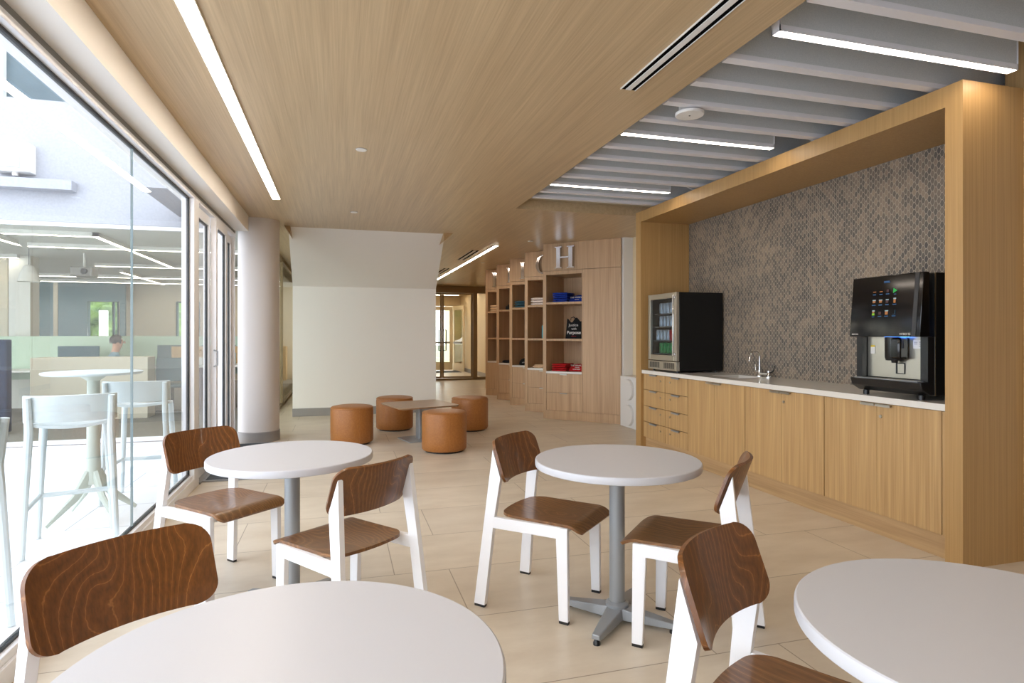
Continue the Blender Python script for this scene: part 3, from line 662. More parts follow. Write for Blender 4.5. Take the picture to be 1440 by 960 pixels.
# baffles
BG = 'grey acoustic baffles above the counter'
ys = [1.52, 1.83, 2.14, 2.44, 2.755, 3.065, 3.375, 3.685, 3.985, 4.295, 4.595, 4.91, 5.215, 5.53, 5.83, 6.10]
lights = {2.44: 3.62, 3.985: 3.29, 5.53: 3.29}
near = ['nearest', 'second', 'third', 'fourth', 'fifth', 'sixth', 'seventh', 'eighth', 'ninth', 'tenth', 'eleventh', 'twelfth', 'thirteenth', 'fourteenth']
cnt = 0
TH = .062
lnames = {2.44: 'nearest', 3.985: 'middle', 5.53: 'farthest'}
for y, q in [(.3, 'unfirst')]:  # glowing baffle added out of view as fill for the room
    ys.insert(0, y); lights[y] = 3.6; lnames[y] = q
for y in sorted(ys):
    if y in lights:
        x1 = lights[y]; x0 = 1.985 if y != 2.44 else 2.045
        if not lnames[y].startswith('un'): lab = 'lit acoustic baffle with a warm light strip, %s of the three' % lnames[y]
        else: lab = 'added fill light in baffle form, out of view, %s from the counter' % lnames[y][2:]
        t = thing('lit_baffle', lab, 'ceiling light', (x0, y, 2.80), 0, 'lit baffles above the counter')
        L_ = x1 - x0
        box(0.004, L_ - .004, .006, TH - .006, .012, .30).build('baffle_panel', M['baffle'], t, smooth=0)
        MB().box(0, L_, 0, .006, 0, .03).box(0, L_, TH - .006, TH, 0, .03).box(0, .004, 0, TH, 0, .30).box(L_ - .004, L_, 0, TH, 0, .30).build('light_housing', M['bafft'], t, smooth=0)
        box(.004, L_ - .004, .006, TH - .006, .001, .012).build('diffuser', M['stripb'], t, smooth=0)
        box(L_ - .03, L_, .02, TH - .02, .3, .62).build('hanger', M['bafft'], t, smooth=0); box(.02, .05, .02, TH - .02, .3, .62).build('hanger', M['bafft'], t, smooth=0)
    else:
        lab = 'plain grey ceiling baffle, %s in view from the camera' % near[cnt] if y > 2 else 'grey ceiling baffle beyond the top edge of the photo, %s one' % ('nearer' if y < 1.6 else 'farther')
        t = thing('acoustic_baffle', lab, 'baffle', (1.985, y, 2.80), 0, BG); cnt += 1 if y > 2 else 0
        L_ = 4.19 - 1.985
        box(.004, L_, .006, TH - .006, .02, .30).build('baffle_panel', M['baffle'], t, smooth=0)
        MB().box(0, L_, 0, TH, 0, .014).box(0, .004, 0, TH, .014, .30).box(0, L_, 0, .005, .014, .028).box(0, L_, TH - .005, TH, .014, .028).build('edge_trim', M['bafft'], t, smooth=0)
        box(.02, .05, .02, TH - .02, .3, .62).build('hanger', M['bafft'], t, smooth=0); box(L_ - .2, L_ - .17, .02, TH - .02, .3, .62).build('hanger', M['bafft'], t, smooth=0)
sd = thing('smoke_detector', 'white round ceiling detector hanging between the baffles', 'detector', (2.215, 3.49, 2.772))
MB().lathe([(.088, 0), (.092, .006), (.092, .018), (.07, .025)], seg=36).build('cover', M['white'], sd)
MB().lathe([(.045, .025), (.045, .66)], 0, .045, seg=20).build('neck', M['white'], sd); MB().lathe([(.006, -.002), (.006, 0)], seg=10).build('sensor_hole', M['black'], sd)
for (x, y, z, lab) in [(3.44, 3.75, 2.786, 'thin white cable drooping onto the wood header near the middle lit baffle'), (3.44, 5.35, 2.786, 'thin white cable drooping onto the wood header near the farthest lit baffle')]:
    cb_ = MB().tube([(x - .16, y + .1, z + .3), (x - .14, y + .08, z + .16), (x - .07, y + .03, z + .05), (x, y, z + .008), (x + .1, y - .04, z + .006)], .005, 8).build('cable', M['cable']); tag(cb_, lab, 'cable')

# ------------------------------------------------------------------ wooden portal with counter
pf = thing('wood_surround', 'oak surround framing the counter niche with posts and header', 'surround', (3.4, 4.5, 0))
def at(mb_, o): return mb_
box(0, .47, 2.583 - 4.5, 2.688 - 4.5, 0, CZ).build('post', M['oaks'], pf, smooth=0)
box(0, .64, 6.38 - 4.5, 6.50 - 4.5, 0, CZ).build('post', M['oaks'], pf, smooth=0)
box(0, .64, 2.688 - 4.5, 6.38 - 4.5, 2.658, CZ).build('header', M['oaks'], pf, smooth=0)
struct('trim_8', box(3.462, 3.50, 2.69, 6.378, 0, .143), M['oakh'], smooth=0)
fl = box(3.43, 3.47, 2.69, 2.728, .145, .878).build('filler_strip', M['oak'], smooth=0); tag(fl, 'narrow oak filler strip between the last cabinet and the near post', 'filler')
def pull(y0_, y1, z, p, m='chrome'):
    MB().box(-.022, .0, y0_, y1, z - .002, z + .003).box(-.022, -.018, y0_, y1, z - .012, z).build('handle', M[m], p, smooth=0)
def lock(y, z, p):
    MB().lathe([(.009, -.004), (.009, .004)], seg=14).build('lock', M['chrome'], p, loc=(-.002, y, z)).rotation_euler = (0, R(90), 0)
CF = 3.43
def drawer_cab(ya, yb, lab, locky, mm):
    t = thing('drawer_cabinet', lab, 'cabinet', (CF, ya, 0), 0, 'drawer cabinets under the counter'); W = yb - ya
    box(.022, .58, 0, W, .143, .882).build('body', M['oak'], t, smooth=0)
    zs = [.143, .325, .510, .697, .882]
    for i in range(4):
        d_ = box(0, .02, .002, W - .002, zs[i] + .003, zs[i + 1] - .003).build('drawer_front', M['oak'], t, smooth=0)
        zt = zs[i + 1] - .006
        MB().box(-.020, .0, W / 2 - .075, W / 2 + .075, zt - .002, zt + .002).box(-.020, -.017, W / 2 - .075, W / 2 + .075, zt - .014, zt).build('handle', M[mm], d_, smooth=0)
        MB().lathe([(.009, -.004), (.009, .003)], seg=14).build('lock', M['steel'], d_, loc=(-.001, locky, zs[i + 1] - .065)).rotation_euler = (0, R(90), 0)
drawer_cab(5.885, 6.372, 'oak cabinet of four drawers at the far end of the counter below the drinks fridge', .10, 'silver')
drawer_cab(5.435, 5.882, 'oak cabinet of four drawers beside the plain doors below the drinks fridge', .35, 'silver')
def door_cab(ya, yb, lab, lk):
    t = thing('door_cabinet', lab, 'cabinet', (CF, ya, 0), 0, 'two door cabinets under the counter'); W = yb - ya
    bd = box(.022, .58, 0, W, .143, .882) if lk else MB().box(.022, .58, 0, W, .143, .69).box(.022, .13, .02, W - .02, .69, .882).box(.022, .58, 0, .02, .69, .882).box(.022, .58, W - .02, W, .69, .882)
    bd.build('body', M['oak'], t, smooth=0)
    for i in range(2):
        a, b = (.002, W / 2 - .0015) if i == 0 else (W / 2 + .0015, W - .002)
        d_ = box(0, .02, a, b, .146, .879).build('door', M['oak'], t, smooth=0)
        ha, hb = (W / 2 - .115, W / 2 - .004) if i == 0 else (W / 2 + .004, W / 2 + .115)
        MB().box(-.022, .0, ha, hb, .872, .8765).box(-.022, -.019, ha, hb, .860, .872).build('handle', M['steel'], d_, smooth=0)
        if i == 0 and lk: MB().lathe([(.011, -.004), (.011, .003)], seg=14).build('lock', M['steel'], d_, loc=(-.001, W / 2 - .03, .795)).rotation_euler = (0, R(90), 0)
door_cab(4.533, 5.432, 'two door oak cabinet next to the drawers, below the sink', False)
door_cab(3.633, 4.530, 'middle two door oak cabinet with a lock under the counter', True)
door_cab(2.731, 3.630, 'two door oak cabinet with a lock below the coffee machine', True)
ct = MB()
for a in [(3.41, 3.60, 2.69, 6.378), (3.60, 3.92, 2.69, 4.86), (3.60, 3.92, 5.28, 6.378), (3.92, 4.043, 2.69, 6.378)]: ct.box(*a, .884, .924)
cto = ct.build('countertop', M['quartz'], smooth=0); tag(cto, 'long glossy white quartz countertop over the oak cabinets', 'countertop')
sk = MB().box(3.585, 3.60, 4.86, 5.28, .70, .883).box(3.92, 3.935, 4.86, 5.28, .70, .883).box(3.6, 3.92, 4.845, 4.86, .70, .883).box(3.6, 3.92, 5.28, 5.295, .70, .883).box(3.6, 3.92, 4.86, 5.28, .70, .712)
sko = MB(); sko.v, sko.f = sk.v, sk.f
so = sko.build('sink', M['steel'], smooth=0); tag(so, 'steel undermount sink basin set into the white countertop', 'sink')
fa = thing('faucet', 'chrome gooseneck faucet with two wing handles behind the sink', 'faucet', (3.975, 5.03, .924), R(0))
MB().lathe([(.028, 0), (.028, .01), (.016, .03), (.014, .06)], seg=20).lathe([(.028, 0), (.028, .01), (.013, .03), (.012, .06)], 0, -.13, 20).box(-.012, .012, -.13, 0, .015, .04).build('base', M['chrome'], fa)
pts = [(0, 0, .05), (0, 0, .19)] + [(-.055 + .055 * math.cos(a), .0, .19 + .055 * math.sin(a)) for a in [R(k) for k in range(15, 166, 15)]] + [(-.118, 0, .15)]
MB().tube(pts, .009, 12).build('spout', M['chrome'], fa)
for yy_ in (.06, -.19):
    MB().tube([(0, yy_ * .3 + (-.09 if yy_ < 0 else 0), .05), (0, yy_ * .8, .045), (0, yy_ * 1.05, .065), (0, yy_ * 1.1, .115)], [.006, .007, .008, .006], 8, sq=.7).build('handle', M['chrome' if yy_ > 0 else 'black'], fa)

# drinks fridge
FX, FY0, FY1, FZ0, FZ1 = 3.45, 5.69, 6.30, .945, 1.79
fg = thing('drinks_fridge', 'black drinks fridge with steel framed glass door on the counter', 'fridge', (FX, FY0, .924))
W = FY1 - FY0; Z0 = .02; Z1 = .866
cab = MB().box(.04, .57, 0, .03, Z0, Z1).box(.04, .57, W - .03, W, Z0, Z1).box(.04, .57, .03, W - .03, Z1 - .03, Z1).box(.04, .57, .03, W - .03, Z0, Z0 + .12).box(.54, .57, .03, W - .03, Z0 + .12, Z1 - .03)
cab.build('cabinet_body', M['blackm'], fg, bevel=.003, smooth=0)
dz0 = .125
dr = MB().box(0, .035, 0, .05, dz0, Z1).box(0, .035, W - .05, W, dz0, Z1).box(0, .035, .05, W - .05, Z1 - .06, Z1).box(0, .035, .05, W - .05, dz0, dz0 + .06).build('door', M['steel'], fg, bevel=.003, smooth=0)
box(.012, .020, .05, W - .05, dz0 + .06, Z1 - .06).build('door_pane', glass('fridge_glass', (.72, .74, .76), .8), dr, smooth=0)
MB().box(-.035, -.02, .008, .03, dz0 + .05, Z1 - .03).box(-.02, 0, .008, .03, dz0 + .06, dz0 + .09).box(-.02, 0, .008, .03, Z1 - .07, Z1 - .04).build('door_handle', M['chrome'], dr, bevel=.003)
gr = box(.0, .04, 0, W, Z0, .118).build('grille', M['steel'], fg, bevel=.002, smooth=0)
for rg in (range(0, 10), range(14, 24)):
    gm = MB()
    for i in rg:
        y_ = .05 + i * (W - .1) / 23
        gm.box(-.001, .001, y_ - .006, y_ + .006, Z0 + .02, .105)
    gm.build('grille_slots', M['black'], gr, smooth=0)
for a in (.05, .52):
    for b in (.05, W - .05): MB().lathe([(.015, 0), (.015, Z0)], a, b, 12).build('foot', M['black'], fg)
shz = [.20, .345, .50, .645]
for i, z_ in enumerate(shz):
    box(.05, .53, .035, W - .035, z_ - .006, z_).build('wire_shelf', M['chrome'] if i > 1 else M['silver'], fg, smooth=0)
# cool glowing strip added out of sight behind the near jamb to brighten the cans
MB().box(.037, .045, .034, .042, .26, Z1 - .07).build('added_glow_strip', emis('fridge_fill_glow', (.75, .88, 1), 14), fg, smooth=0)
def can(kind, cols):
    t = thing('drink_can', '', 'drink can', (0, 0, 0))
    MB().lathe([(.024, 0), (.031, .006), (.032, .012), (.032, .105), (.026, .119), (.024, .12)], seg=20).build('can_body', cols, t)
    MB().lathe([(.0245, .1195), (.0235, .1225), (.021, .1205)], seg=20).build('lid', M['chrome'], t)
    return t
canm = {'green': mat('green_can', srgb(16, 150, 70), .3, .3), 'red': mat('red_can', srgb(190, 24, 36), .3, .3), 'silver': mat('silver_can', srgb(188, 200, 210), .3, .4), 'blue': mat('blue_can', srgb(38, 60, 130), .3, .3)}
n_pos = ['nearest the handle side', 'second from the handle side', 'third from the handle side', 'fourth from the handle side', 'fifth from the handle side', 'sixth from the handle side']
rows = [(0, ['green'] * 5, 'bottom'), (1, ['red', 'red', 'silver', 'silver', 'silver', 'silver'], 'second lowest'), (2, ['silver'] * 5, 'second highest'), (3, ['blue', 'silver', 'silver', 'silver', 'silver'], 'top')]
protos = {}
for ri, cl, rn in rows:
    for k, c_ in enumerate(cl):
        loc = (FX + .078, FY0 + .135 + k * .072, .924 + shz[ri] + .001)
        lab = '%s drink can on the %s fridge shelf, %s' % (c_, rn, n_pos[k])
        if c_ not in protos:
            protos[c_] = can(c_, canm[c_]); o = protos[c_]; o.location = loc; o['label'] = lab
        else: o = dup(protos[c_], loc, 0, lab)
        o['group'] = 'drink cans in the fridge'
# white label bands behind the two upper rows
# coffee machine
cm = thing('coffee_machine', 'tall black coffee machine with touch screen on the counter', 'coffee machine', (3.45, 2.86, .924))
D_ = .57; W = .53
MB().box(.09, D_, 0, W, .03, .795).build('machine_body', M['blackm'], cm, bevel=.006)
box(.085, .092, -.002, .004, .03, .795).build('edge_strip', M['steel'], cm, smooth=0)
# leaning screen head
MB().prism([(.02, .395), (.10, .395), (.10, .797), (.055, .797)], lambda x, z: (x - .055, 0, z), lambda x, z: (x - .055, W, z)).build('screen_head', M['blackg'], cm, bevel=.004)
MB().prism([(.02, .397), (.024, .397), (.059, .795), (.055, .795)], lambda x, z: (x - .058, .028, z), lambda x, z: (x - .058, .055, z)).build('screen_edge', mat('dark_grey_trim', srgb(52, 52, 54), .4), cm)
box(.075, .09, .055, W - .05, .125, .395).build('steel_panel', M['steel'], cm, smooth=0)
MB().box(.03, .09, 0, .05, .11, .395).box(.03, .09, W - .045, W, .11, .395).build('side_rail', M['black'], cm, smooth=0)
MB().prism([(-.03, .115), (.09, .115), (.09, .03), (.05, .03), (-.015, .065)], lambda x, z: (x, 0, z), lambda x, z: (x, W, z)).build('drip_tray', M['black'], cm, bevel=.006)
MB().box(-.022, .085, .03, W - .03, .115, .119).build('tray_grate', M['silver'], cm, smooth=0)
MB().lathe([(.055, .24), (.062, .26), (.062, .394)], .06, .25, 24).build('spout_housing', M['black'], cm)
MB().box(.0, .08, .17, .25, .25, .394).build('spout_cover', M['blackg'], cm, bevel=.015)
MB().lathe([(.018, .225), (.022, .245)], .04, .24, 16).build('nozzle', M['black'], cm)
box(.02, .07, .16, .30, .393, .396).build('blue_lamp', emis('blue_led', (.05, .2, 1), 14), cm, smooth=0)
MB().tube([(.071, .195, .155), (.071, .195, .222), (.071, .255, .222), (.071, .255, .155)], .004, 8, closed=True).build('waste_door', M['black'], cm)
lb = box(.072, .075, .058, .135, .32, .375).build('sticker', M['white'], cm, smooth=0); lb['label'] = 'white sticker with small print'
for i in range(3): box(.0715, .072, .062, .095, .335 + i * .012, .339 + i * .012).build('sticker_print', mat('grey_print', (.3, .3, .32), .6) if i == 0 else bpy.data.materials['grey_print'], lb, smooth=0)
MB().box(.0712, .072, .105, .128, .348, .352).box(.0712, .072, .105, .128, .358, .362).build('sticker_print', bpy.data.materials['grey_print'], lb, smooth=0)
lb2 = box(.072, .075, .42, .455, .28, .335).build('sticker', M['white'], cm, smooth=0); lb2['label'] = 'white sticker with yellow top'
box(.0712, .072, .42, .455, .325, .337).build('sticker_band', mat('yellow_ink', srgb(220, 190, 40), .6), lb2, smooth=0)
MB().tube([(.10, W + .0, .30), (.10, W + .022, .29), (.10, W + .02, .22), (.10, W + .03, .18), (.10, W, .165)], .004, 8).build('side_hose', M['black'], cm)
for a in (.05, .5):
    for b in (.06, W - .06): MB().lathe([(.02, 0), (.02, .03)], a, b, 12).build('foot', M['black'], cm)
# icons on the screen, which glow
tilt = math.atan2(.035, .40)
def sp_(y, z): return (-.035 - .003 + (z - .395) * .0875, y, z)
ic = {'o': emis('icon_orange', srgb(210, 130, 60), 0.65), 'w': emis('icon_white', srgb(190, 220, 230), 0.65), 'b': emis('icon_blue', srgb(40, 110, 170), 0.72), 'g': emis('icon_green', srgb(20, 190, 80), 0.8), 'r': emis('icon_maroon', srgb(80, 30, 34), 0.57), 'y': emis('icon_lime', srgb(150, 220, 30), 0.72), 'k': emis('icon_teal', srgb(40, 90, 120), 0.57)}
def icon(parts_, y, z, nm='screen_icon'):
    for (dy0, dy1, dz0_, dz1, c_) in parts_:
        a = sp_(0, z + dz0_)[0]; b = sp_(0, z + dz1)[0]
        MB().add([(a, y + dy0, z + dz0_), (a, y + dy1, z + dz0_), (b, y + dy1, z + dz1), (b, y + dy0, z + dz1), (a + .002, y + dy0, z + dz0_), (a + .002, y + dy1, z + dz0_), (b + .002, y + dy1, z + dz1), (b + .002, y + dy0, z + dz1)],
                 [(0, 1, 2, 3), (7, 6, 5, 4), (0, 4, 5, 1), (1, 5, 6, 2), (2, 6, 7, 3), (3, 7, 4, 0)]).build(nm, ic[c_], cm, smooth=0)
cup1 = [(-.010, .010, .0, .014, 'o'), (-.012, .012, .014, .020, 'w'), (-.013, .013, -.018, -.013, 'b')]
glass1 = [(-.007, .007, -.006, .018, 'o'), (-.009, .009, .018, .026, 'w'), (-.013, .013, -.018, -.013, 'b')]
saucer = [(-.011, .011, .0, .005, 'o'), (-.011, .011, -.018, -.013, 'b')]
dark = [(-.009, .009, -.004, .014, 'r'), (-.012, .012, -.018, -.013, 'b')]
limeg = [(-.007, .007, .008, .018, 'o'), (-.009, .009, .018, .026, 'w'), (-.009, .009, -.008, .006, 'y'), (-.009, .009, -.020, -.015, 'b')]
amber = [(-.010, .010, -.006, .016, 'o'), (-.012, .012, .016, .023, 'w'), (-.013, .013, -.018, -.013, 'b')]
cupk = [(-.009, -.006, -.004, .022, 'k'), (-.009, .009, -.006, -.003, 'k'), (-.013, .013, -.018, -.013, 'b')]
for q_ in ic.values(): q_.node_tree.nodes['Principled BSDF'].inputs['Base Color'].default_value = (.01, .01, .01, 1)
ys_ = [.345, .295, .245, .190]
for r_i, (z_, row) in enumerate([(.690, [saucer, saucer, dark, None]), (.620, [cup1, cup1, dark + [(-.01, .01, .014, .02, 'w')], glass1]), (.545, [limeg, dark, amber, cupk])]):
    for y_, p_ in zip(ys_, row):
        if p_: icon(p_, y_, z_)
        else:
            z2 = z_ + .004; pl = [(-.014, .016), (.014, 0), (-.014, -.016)]
            MB().prism([(-a, b) for a, b in pl], lambda a, b: (sp_(0, z2 + b)[0], y_ + a, z2 + b), lambda a, b: (sp_(0, z2 + b)[0] + .002, y_ + a, z2 + b)).build('screen_icon', ic['g'], cm, smooth=0)
            icon([(-.008, .008, -.022, -.018, 'b')], y_, z_)
icon([(-.022, .022, .0, .004, 'b'), (-.018, .022, .007, .012, 'b')], .255, .748)
ty = -R(5)
text('brand_lettering', 'VITRO S5', .019, M['white'], cm, (sp_(0, .412)[0] - .0005, .10, .412), (R(90), 0, R(-90)), .0006)
text('brand_lettering', 'AZKOYEN', .011, M['white'], cm, (sp_(0, .412)[0] - .0005, .48, .412), (R(90), 0, R(-90)), .0006)

# ------------------------------------------------------------------ bookcases
BD = (.686, -.727); BR = math.atan2(-.727, .686)
def letter(ch, parent, x, z0, z1):
    h_ = z1 - z0; mb_ = MB(); yA, yB = -.052, -.004
    def bxx(a, b, c_, d_): mb_.box(x + a, x + b, yA, yB, z0 + c_ * h_, z0 + d_ * h_)
    st_ = .032 * 2
    def stem(a):
        bxx(a - st_ / 2, a + st_ / 2, 0.03, .97); bxx(a - st_ * .95, a + st_ * .95, 0, .045); bxx(a - st_ * .95, a + st_ * .95, .955, 1)
    if ch == 'H': stem(-.105); stem(.105); bxx(-.08, .08, .47, .53)
    if ch == 'I': stem(0)
    if ch == 'N':
        stem(-.11); stem(.11)
        mb_.prism([(-.13, 1), (-.06, 1), (.12, 0), (.06, 0)], lambda a, b: (x + a, yA, z0 + b * h_), lambda a, b: (x + a, yB, z0 + b * h_))
    if ch == 'R':
        stem(-.08); bxx(-.07, .05, .93, .98); bxx(-.07, .05, .48, .53)
        mb_.tube([(x + .05 + .055 * math.sin(R(a)), (yA + yB) / 2, z0 + (.73 + .22 * math.cos(R(a))) * h_) for a in range(0, 181, 20)], .024, 4)
        mb_.prism([(-.01, .5), (.05, .5), (.14, 0), (.07, 0)], lambda a, b: (x + a, yA, z0 + b * h_), lambda a, b: (x + a, yB, z0 + b * h_))
    if ch == 'C':
        n_ = 28; o_ = []; i_ = []
        for k in range(n_ + 1):
            a = R(38 + (322 - 38) * k / n_); t_ = .5 * (1 - math.cos(2 * PI * k / n_)) ; th = .012 + .045 * t_
            o_.append((.155 * math.cos(a), .5 + .52 * math.sin(a))); i_.append(((.155 - th) * math.cos(a), .5 + (.52 - .05 - .01 * t_) * math.sin(a)))
        for k in range(n_):
            mb_.prism([o_[k], o_[k + 1], i_[k + 1], i_[k]], lambda a, b: (x + a, yA, z0 + b * h_), lambda a, b: (x + a, yB, z0 + b * h_))
    o = mb_.build('letter_' + ch.lower(), M['poly'], parent, smooth=0)
    o['label'] = 'polished metal letter ' + ch
    return o
bl = ['oak bookcase with letter H and a tall closed panel, nearest of the staggered row', 'oak bookcase with the letter C holding white towels and a teal box', 'oak bookcase with the letter I holding folded teal shirts',
      'oak bookcase with the letter R holding a black cap, fourth of the row', 'oak bookcase with the letter N holding beige towels, farthest of the row']
BK = []
for i in range(5):
    t = thing('bookcase', bl[i], 'bookcase', (3.13, 9.13 + .985 * i, 0), BR, 'staggered oak bookcases'); BK.append(t)
    Wb = .716; Wt = 1.307 if i == 0 else Wb; Dp = .66; R_ = .674 if i == 0 else Wb - .056
    b_ = MB().box(0, .06, 0, Dp, .14, 2.345).box(R_, R_ + (.012 if i == 0 else .056), 0, Dp, .14, 2.345).box(.06, R_, Dp - .02, Dp, .14, 2.285).box(.06, R_, 0, Dp, 2.285, 2.345)
    b_.build('case', M['book'], t, smooth=0)
    box(.0, Wt, .004, Dp, 2.350, CZ - .002).build('head_panel', M['book'], t, smooth=0)
    box(.0, Wt, .02, Dp, 0, .138).build('plinth', M['book'], t, smooth=0)
    for z_ in (1.817, 1.239): box(.06, R_, .004, Dp - .02, z_, z_ + .034).build('shelf', M['book'], t, smooth=0)
    box(.06, R_, -.006, Dp - .02, .724, .758).build('stone_shelf', M['quartz'], t, smooth=0)
    box(.06, R_, .03, Dp - .02, .14, .72).build('drawer_box', M['book'], t, smooth=0)
    for (a, b) in ((.142, .421), (.425, .720)):
        d_ = box(.062, R_ - .002, .004, .024, a, b).build('drawer_front', M['book'], t, smooth=0)
        xm = (.06 + R_) / 2
        MB().box(xm - .06, xm + .06, -.018, .004, b - .006, b - .002).box(xm - .06, xm + .06, -.018, -.015, b - .016, b - .004).build('handle', M['steel'], d_, smooth=0)
    if i == 0:
        box(.688, 1.307, .004, Dp, .142, 2.345).build('closed_panel', M['book'], t, smooth=0)
letter('H', BK[0], .40, 2.375, 2.715); letter('C', BK[1], .40, 2.385, 2.70); letter('I', BK[2], .315, 2.39, 2.70); letter('R', BK[3], .42, 2.40, 2.70); letter('N', BK[4], .37, 2.39, 2.71)
def bpos(i, x, y, z):
    c_, s_ = math.cos(BR), math.sin(BR); return (3.13 + x * c_ - y * s_, 9.13 + .985 * i + x * s_ + y * c_, z)
def folded(w_, d_, h_, m, seed=0, nm='folded_shirt'):
    """a folded garment: soft slab, rounded fold at the front, slightly uneven"""
    mb_ = MB(); nu, nv = 12, 8; P = []
    prof = [(-.5, .35), (-.47, .1), (-.4, 0), (.45, 0), (.5, .2), (.5, .8), (.45, 1), (0, 1.0), (-.4, .98), (-.47, .88), (-.5, .6)]
    rows_ = []
    for a in range(nu + 1):
        u = a / nu - .5; e = max(0, abs(u) - .44) / .06
        rows_.append([(u * w_ + .004 * noise.noise(Vector((u * 5, y * 3, seed))), y * d_ * (1 - .04 * e), (.5 + (z - .5) * (1 - .35 * e * e)) * h_ + .0035 * (noise.noise(Vector((u * 6, y * 5, seed * 3.1 + z)))) * (1 if z > .5 else 0)) for (y, z) in prof])
    n_ = len(prof); vs = [p for r_ in rows_ for p in r_]; fs = []
    for a in range(nu):
        for k in range(n_): fs.append((a * n_ + k, a * n_ + (k + 1) % n_, (a + 1) * n_ + (k + 1) % n_, (a + 1) * n_ + k))
    fs += [tuple(range(n_))[::-1], tuple(nu * n_ + k for k in range(n_))]
    return mb_.add(vs, fs)
def stack(i, x, y, z, n_, w_, d_, h_, m, lab, kind='folded_shirt', cat='folded clothes', grp=None):
    nth = ['bottom', 'second', 'third', 'fourth', 'top'] if n_ == 5 else (['bottom', 'second', 'third', 'top'] if n_ == 4 else ['bottom', 'middle', 'top'])
    for k in range(n_):
        o = folded(w_, d_, h_ * .90, None, k + x * 10).build(kind, M[m], smooth=60)
        o.location = bpos(i, x + random.uniform(-.004, .004), y, z + k * h_ + .001); o.rotation_euler = (0, 0, BR + random.uniform(-.02, .02))
        tag(o, lab % nth[k], cat, grp)
stack(0, .275, .20, 1.851, 5, .25, .30, .031, 'blue_cloth', 'royal blue folded shirt, %s of the stack on the top shelf of the nearest bookcase', grp='stacked blue shirts')
stack(0, .255, .20, .758, 4, .25, .30, .030, 'red_cloth', 'red folded shirt, %s of the stack on the stone shelf of the nearest bookcase', grp='stacked red shirts')
stack(1, .26, .20, 1.851, 3, .34, .30, .046, 'white_cloth', 'white folded towel, %s of three under the letter C', 'folded_towel', 'towel', 'stacked white towels')
stack(2, .25, .20, 1.851, 3, .34, .30, .045, 'teal_cloth', 'dark teal folded shirt, %s of three under the letter I', grp='stacked teal shirts')
stack(4, .24, .20, 1.851, 3, .30, .30, .050, 'beige_cloth', 'beige folded towel, %s of three in the farthest bookcase', 'folded_towel', 'towel', 'stacked beige towels')
def printed(i, x, y, z, m, lines, lab, hump=.10):
    """a shirt folded over a stand so that its printed chest faces out, leaning"""
    t = thing('printed_shirt', lab, 'folded clothes', bpos(i, x, y, z + .001), BR)
    W = .26
    def f(u, v):
        a = (u - .5) * 2; return (a * W / 2, -.07 + .12 * v ** 1.3, .004 + hump * (v ** .7) * (1 - .22 * a * a))
    MB().sheet(f, 14, 8, .012).build('chest', M[m], t, smooth=60)
    MB().prism([(-.055, .0), (.0, .0), (.10, .0), (.06, hump * .9), (.0, hump * .5)], lambda y_, z_: (-W / 2 + .01, y_, z_), lambda y_, z_: (W / 2 - .01, y_, z_)).build('folded_back', M[m], t, bevel=.01)
    def sy(v): return -.07 + .12 * v ** 1.3 - .012, .004 + hump * v ** .7
    for body, size, v, dx in lines:
        yy2, zz2 = sy(v); text('print_lettering', body, size, M['white'], t, (dx, yy2 - .004, zz2), (R(62), 0, 0), .0012, bold=True)
    return t
printed(0, .535, .20, 1.851, 'blue_cloth', [('THE WAKE LAW', .036, .55, 0), ('SCHOOL', .018, .2, 0)], 'royal blue shirt with white arched lettering beside the blue stack', .105)
printed(0, .53, .20, .758, 'red_cloth', [('THE WAKE LAW', .036, .72, 0), ('SCHOOL', .02, .42, 0), ('WAKE FOREST', .02, .16, 0)], 'red shirt with white lettering beside the red stack', .105)
# tote bag
tb = thing('tote_bag', 'black tote bag with white lettering on the middle shelf of the nearest bookcase', 'bag', bpos(0, .475, .24, 1.274), BR + R(3))
def tote(s_):
    def f(u, v):
        a = (u - .5) * 2; top = .30 + .035 * math.cos(a * PI * 2.0) + .015 * a
        return (a * (.175 - .02 * v), s_ * (.05 * (1 - v) * (1 - .5 * a * a)) + .0 + s_ * .004, v * top)
    return f
MB().sheet(tote(-1), 18, 10, .004).sheet(tote(1), 18, 10, .004).build('bag_body', M['black_cloth'], tb, smooth=60)
MB().box(-.165, .165, -.045, .045, 0.0, .004).build('bag_base', M['black_cloth'], tb)
MB().tube([(-.09, -.01, .29), (-.085, -.015, .33), (-.04, -.012, .345), (0, -.01, .31)], .008, 8, sq=.5).build('strap', M['black_cloth'], tb)
text('bag_lettering', 'Justice', .062, M['white'], tb, (-.03, -.048, .215), (R(82), 0, 0), .001)
text('bag_lettering', 'with', .05, M['white'], tb, (-.02, -.053, .155), (R(82), 0, 0), .001)
text('bag_lettering', 'Purpose', .072, M['white'], tb, (-.02, -.060, .095), (R(82), 0, 0), .001, bold=True)
text('bag_lettering', 'wake law', .022, M['red_cloth'], tb, (-.02, -.064, .04), (R(82), 0, 0), .001)
box_t = box(-.06, .06, -.03, .03, .001, .225).build('gift_box', M['tealbox'], bevel=.003); box_t.location = bpos(1, .33, .16, 1.273); box_t.rotation_euler = (0, 0, BR + R(8)); tag(box_t, 'upright teal box on the middle shelf under the letter C', 'box')
tw = folded(.30, .24, .035, None, 9).build('folded_towel', M['beige_cloth'], smooth=60); tw.location = bpos(1, .26, .2, .759); tw.rotation_euler = (0, 0, BR); tag(tw, 'thin cream folded towel on the stone shelf under the letter C', 'towel')
tw2 = folded(.24, .2, .02, None, 4).build('folded_towel', M['beige_cloth'], smooth=60); tw2.location = bpos(1, .25, .2, .7945); tw2.rotation_euler = (0, 0, BR + .06); tag(tw2, 'small cream cloth lying on the cream towel under the letter C', 'towel')
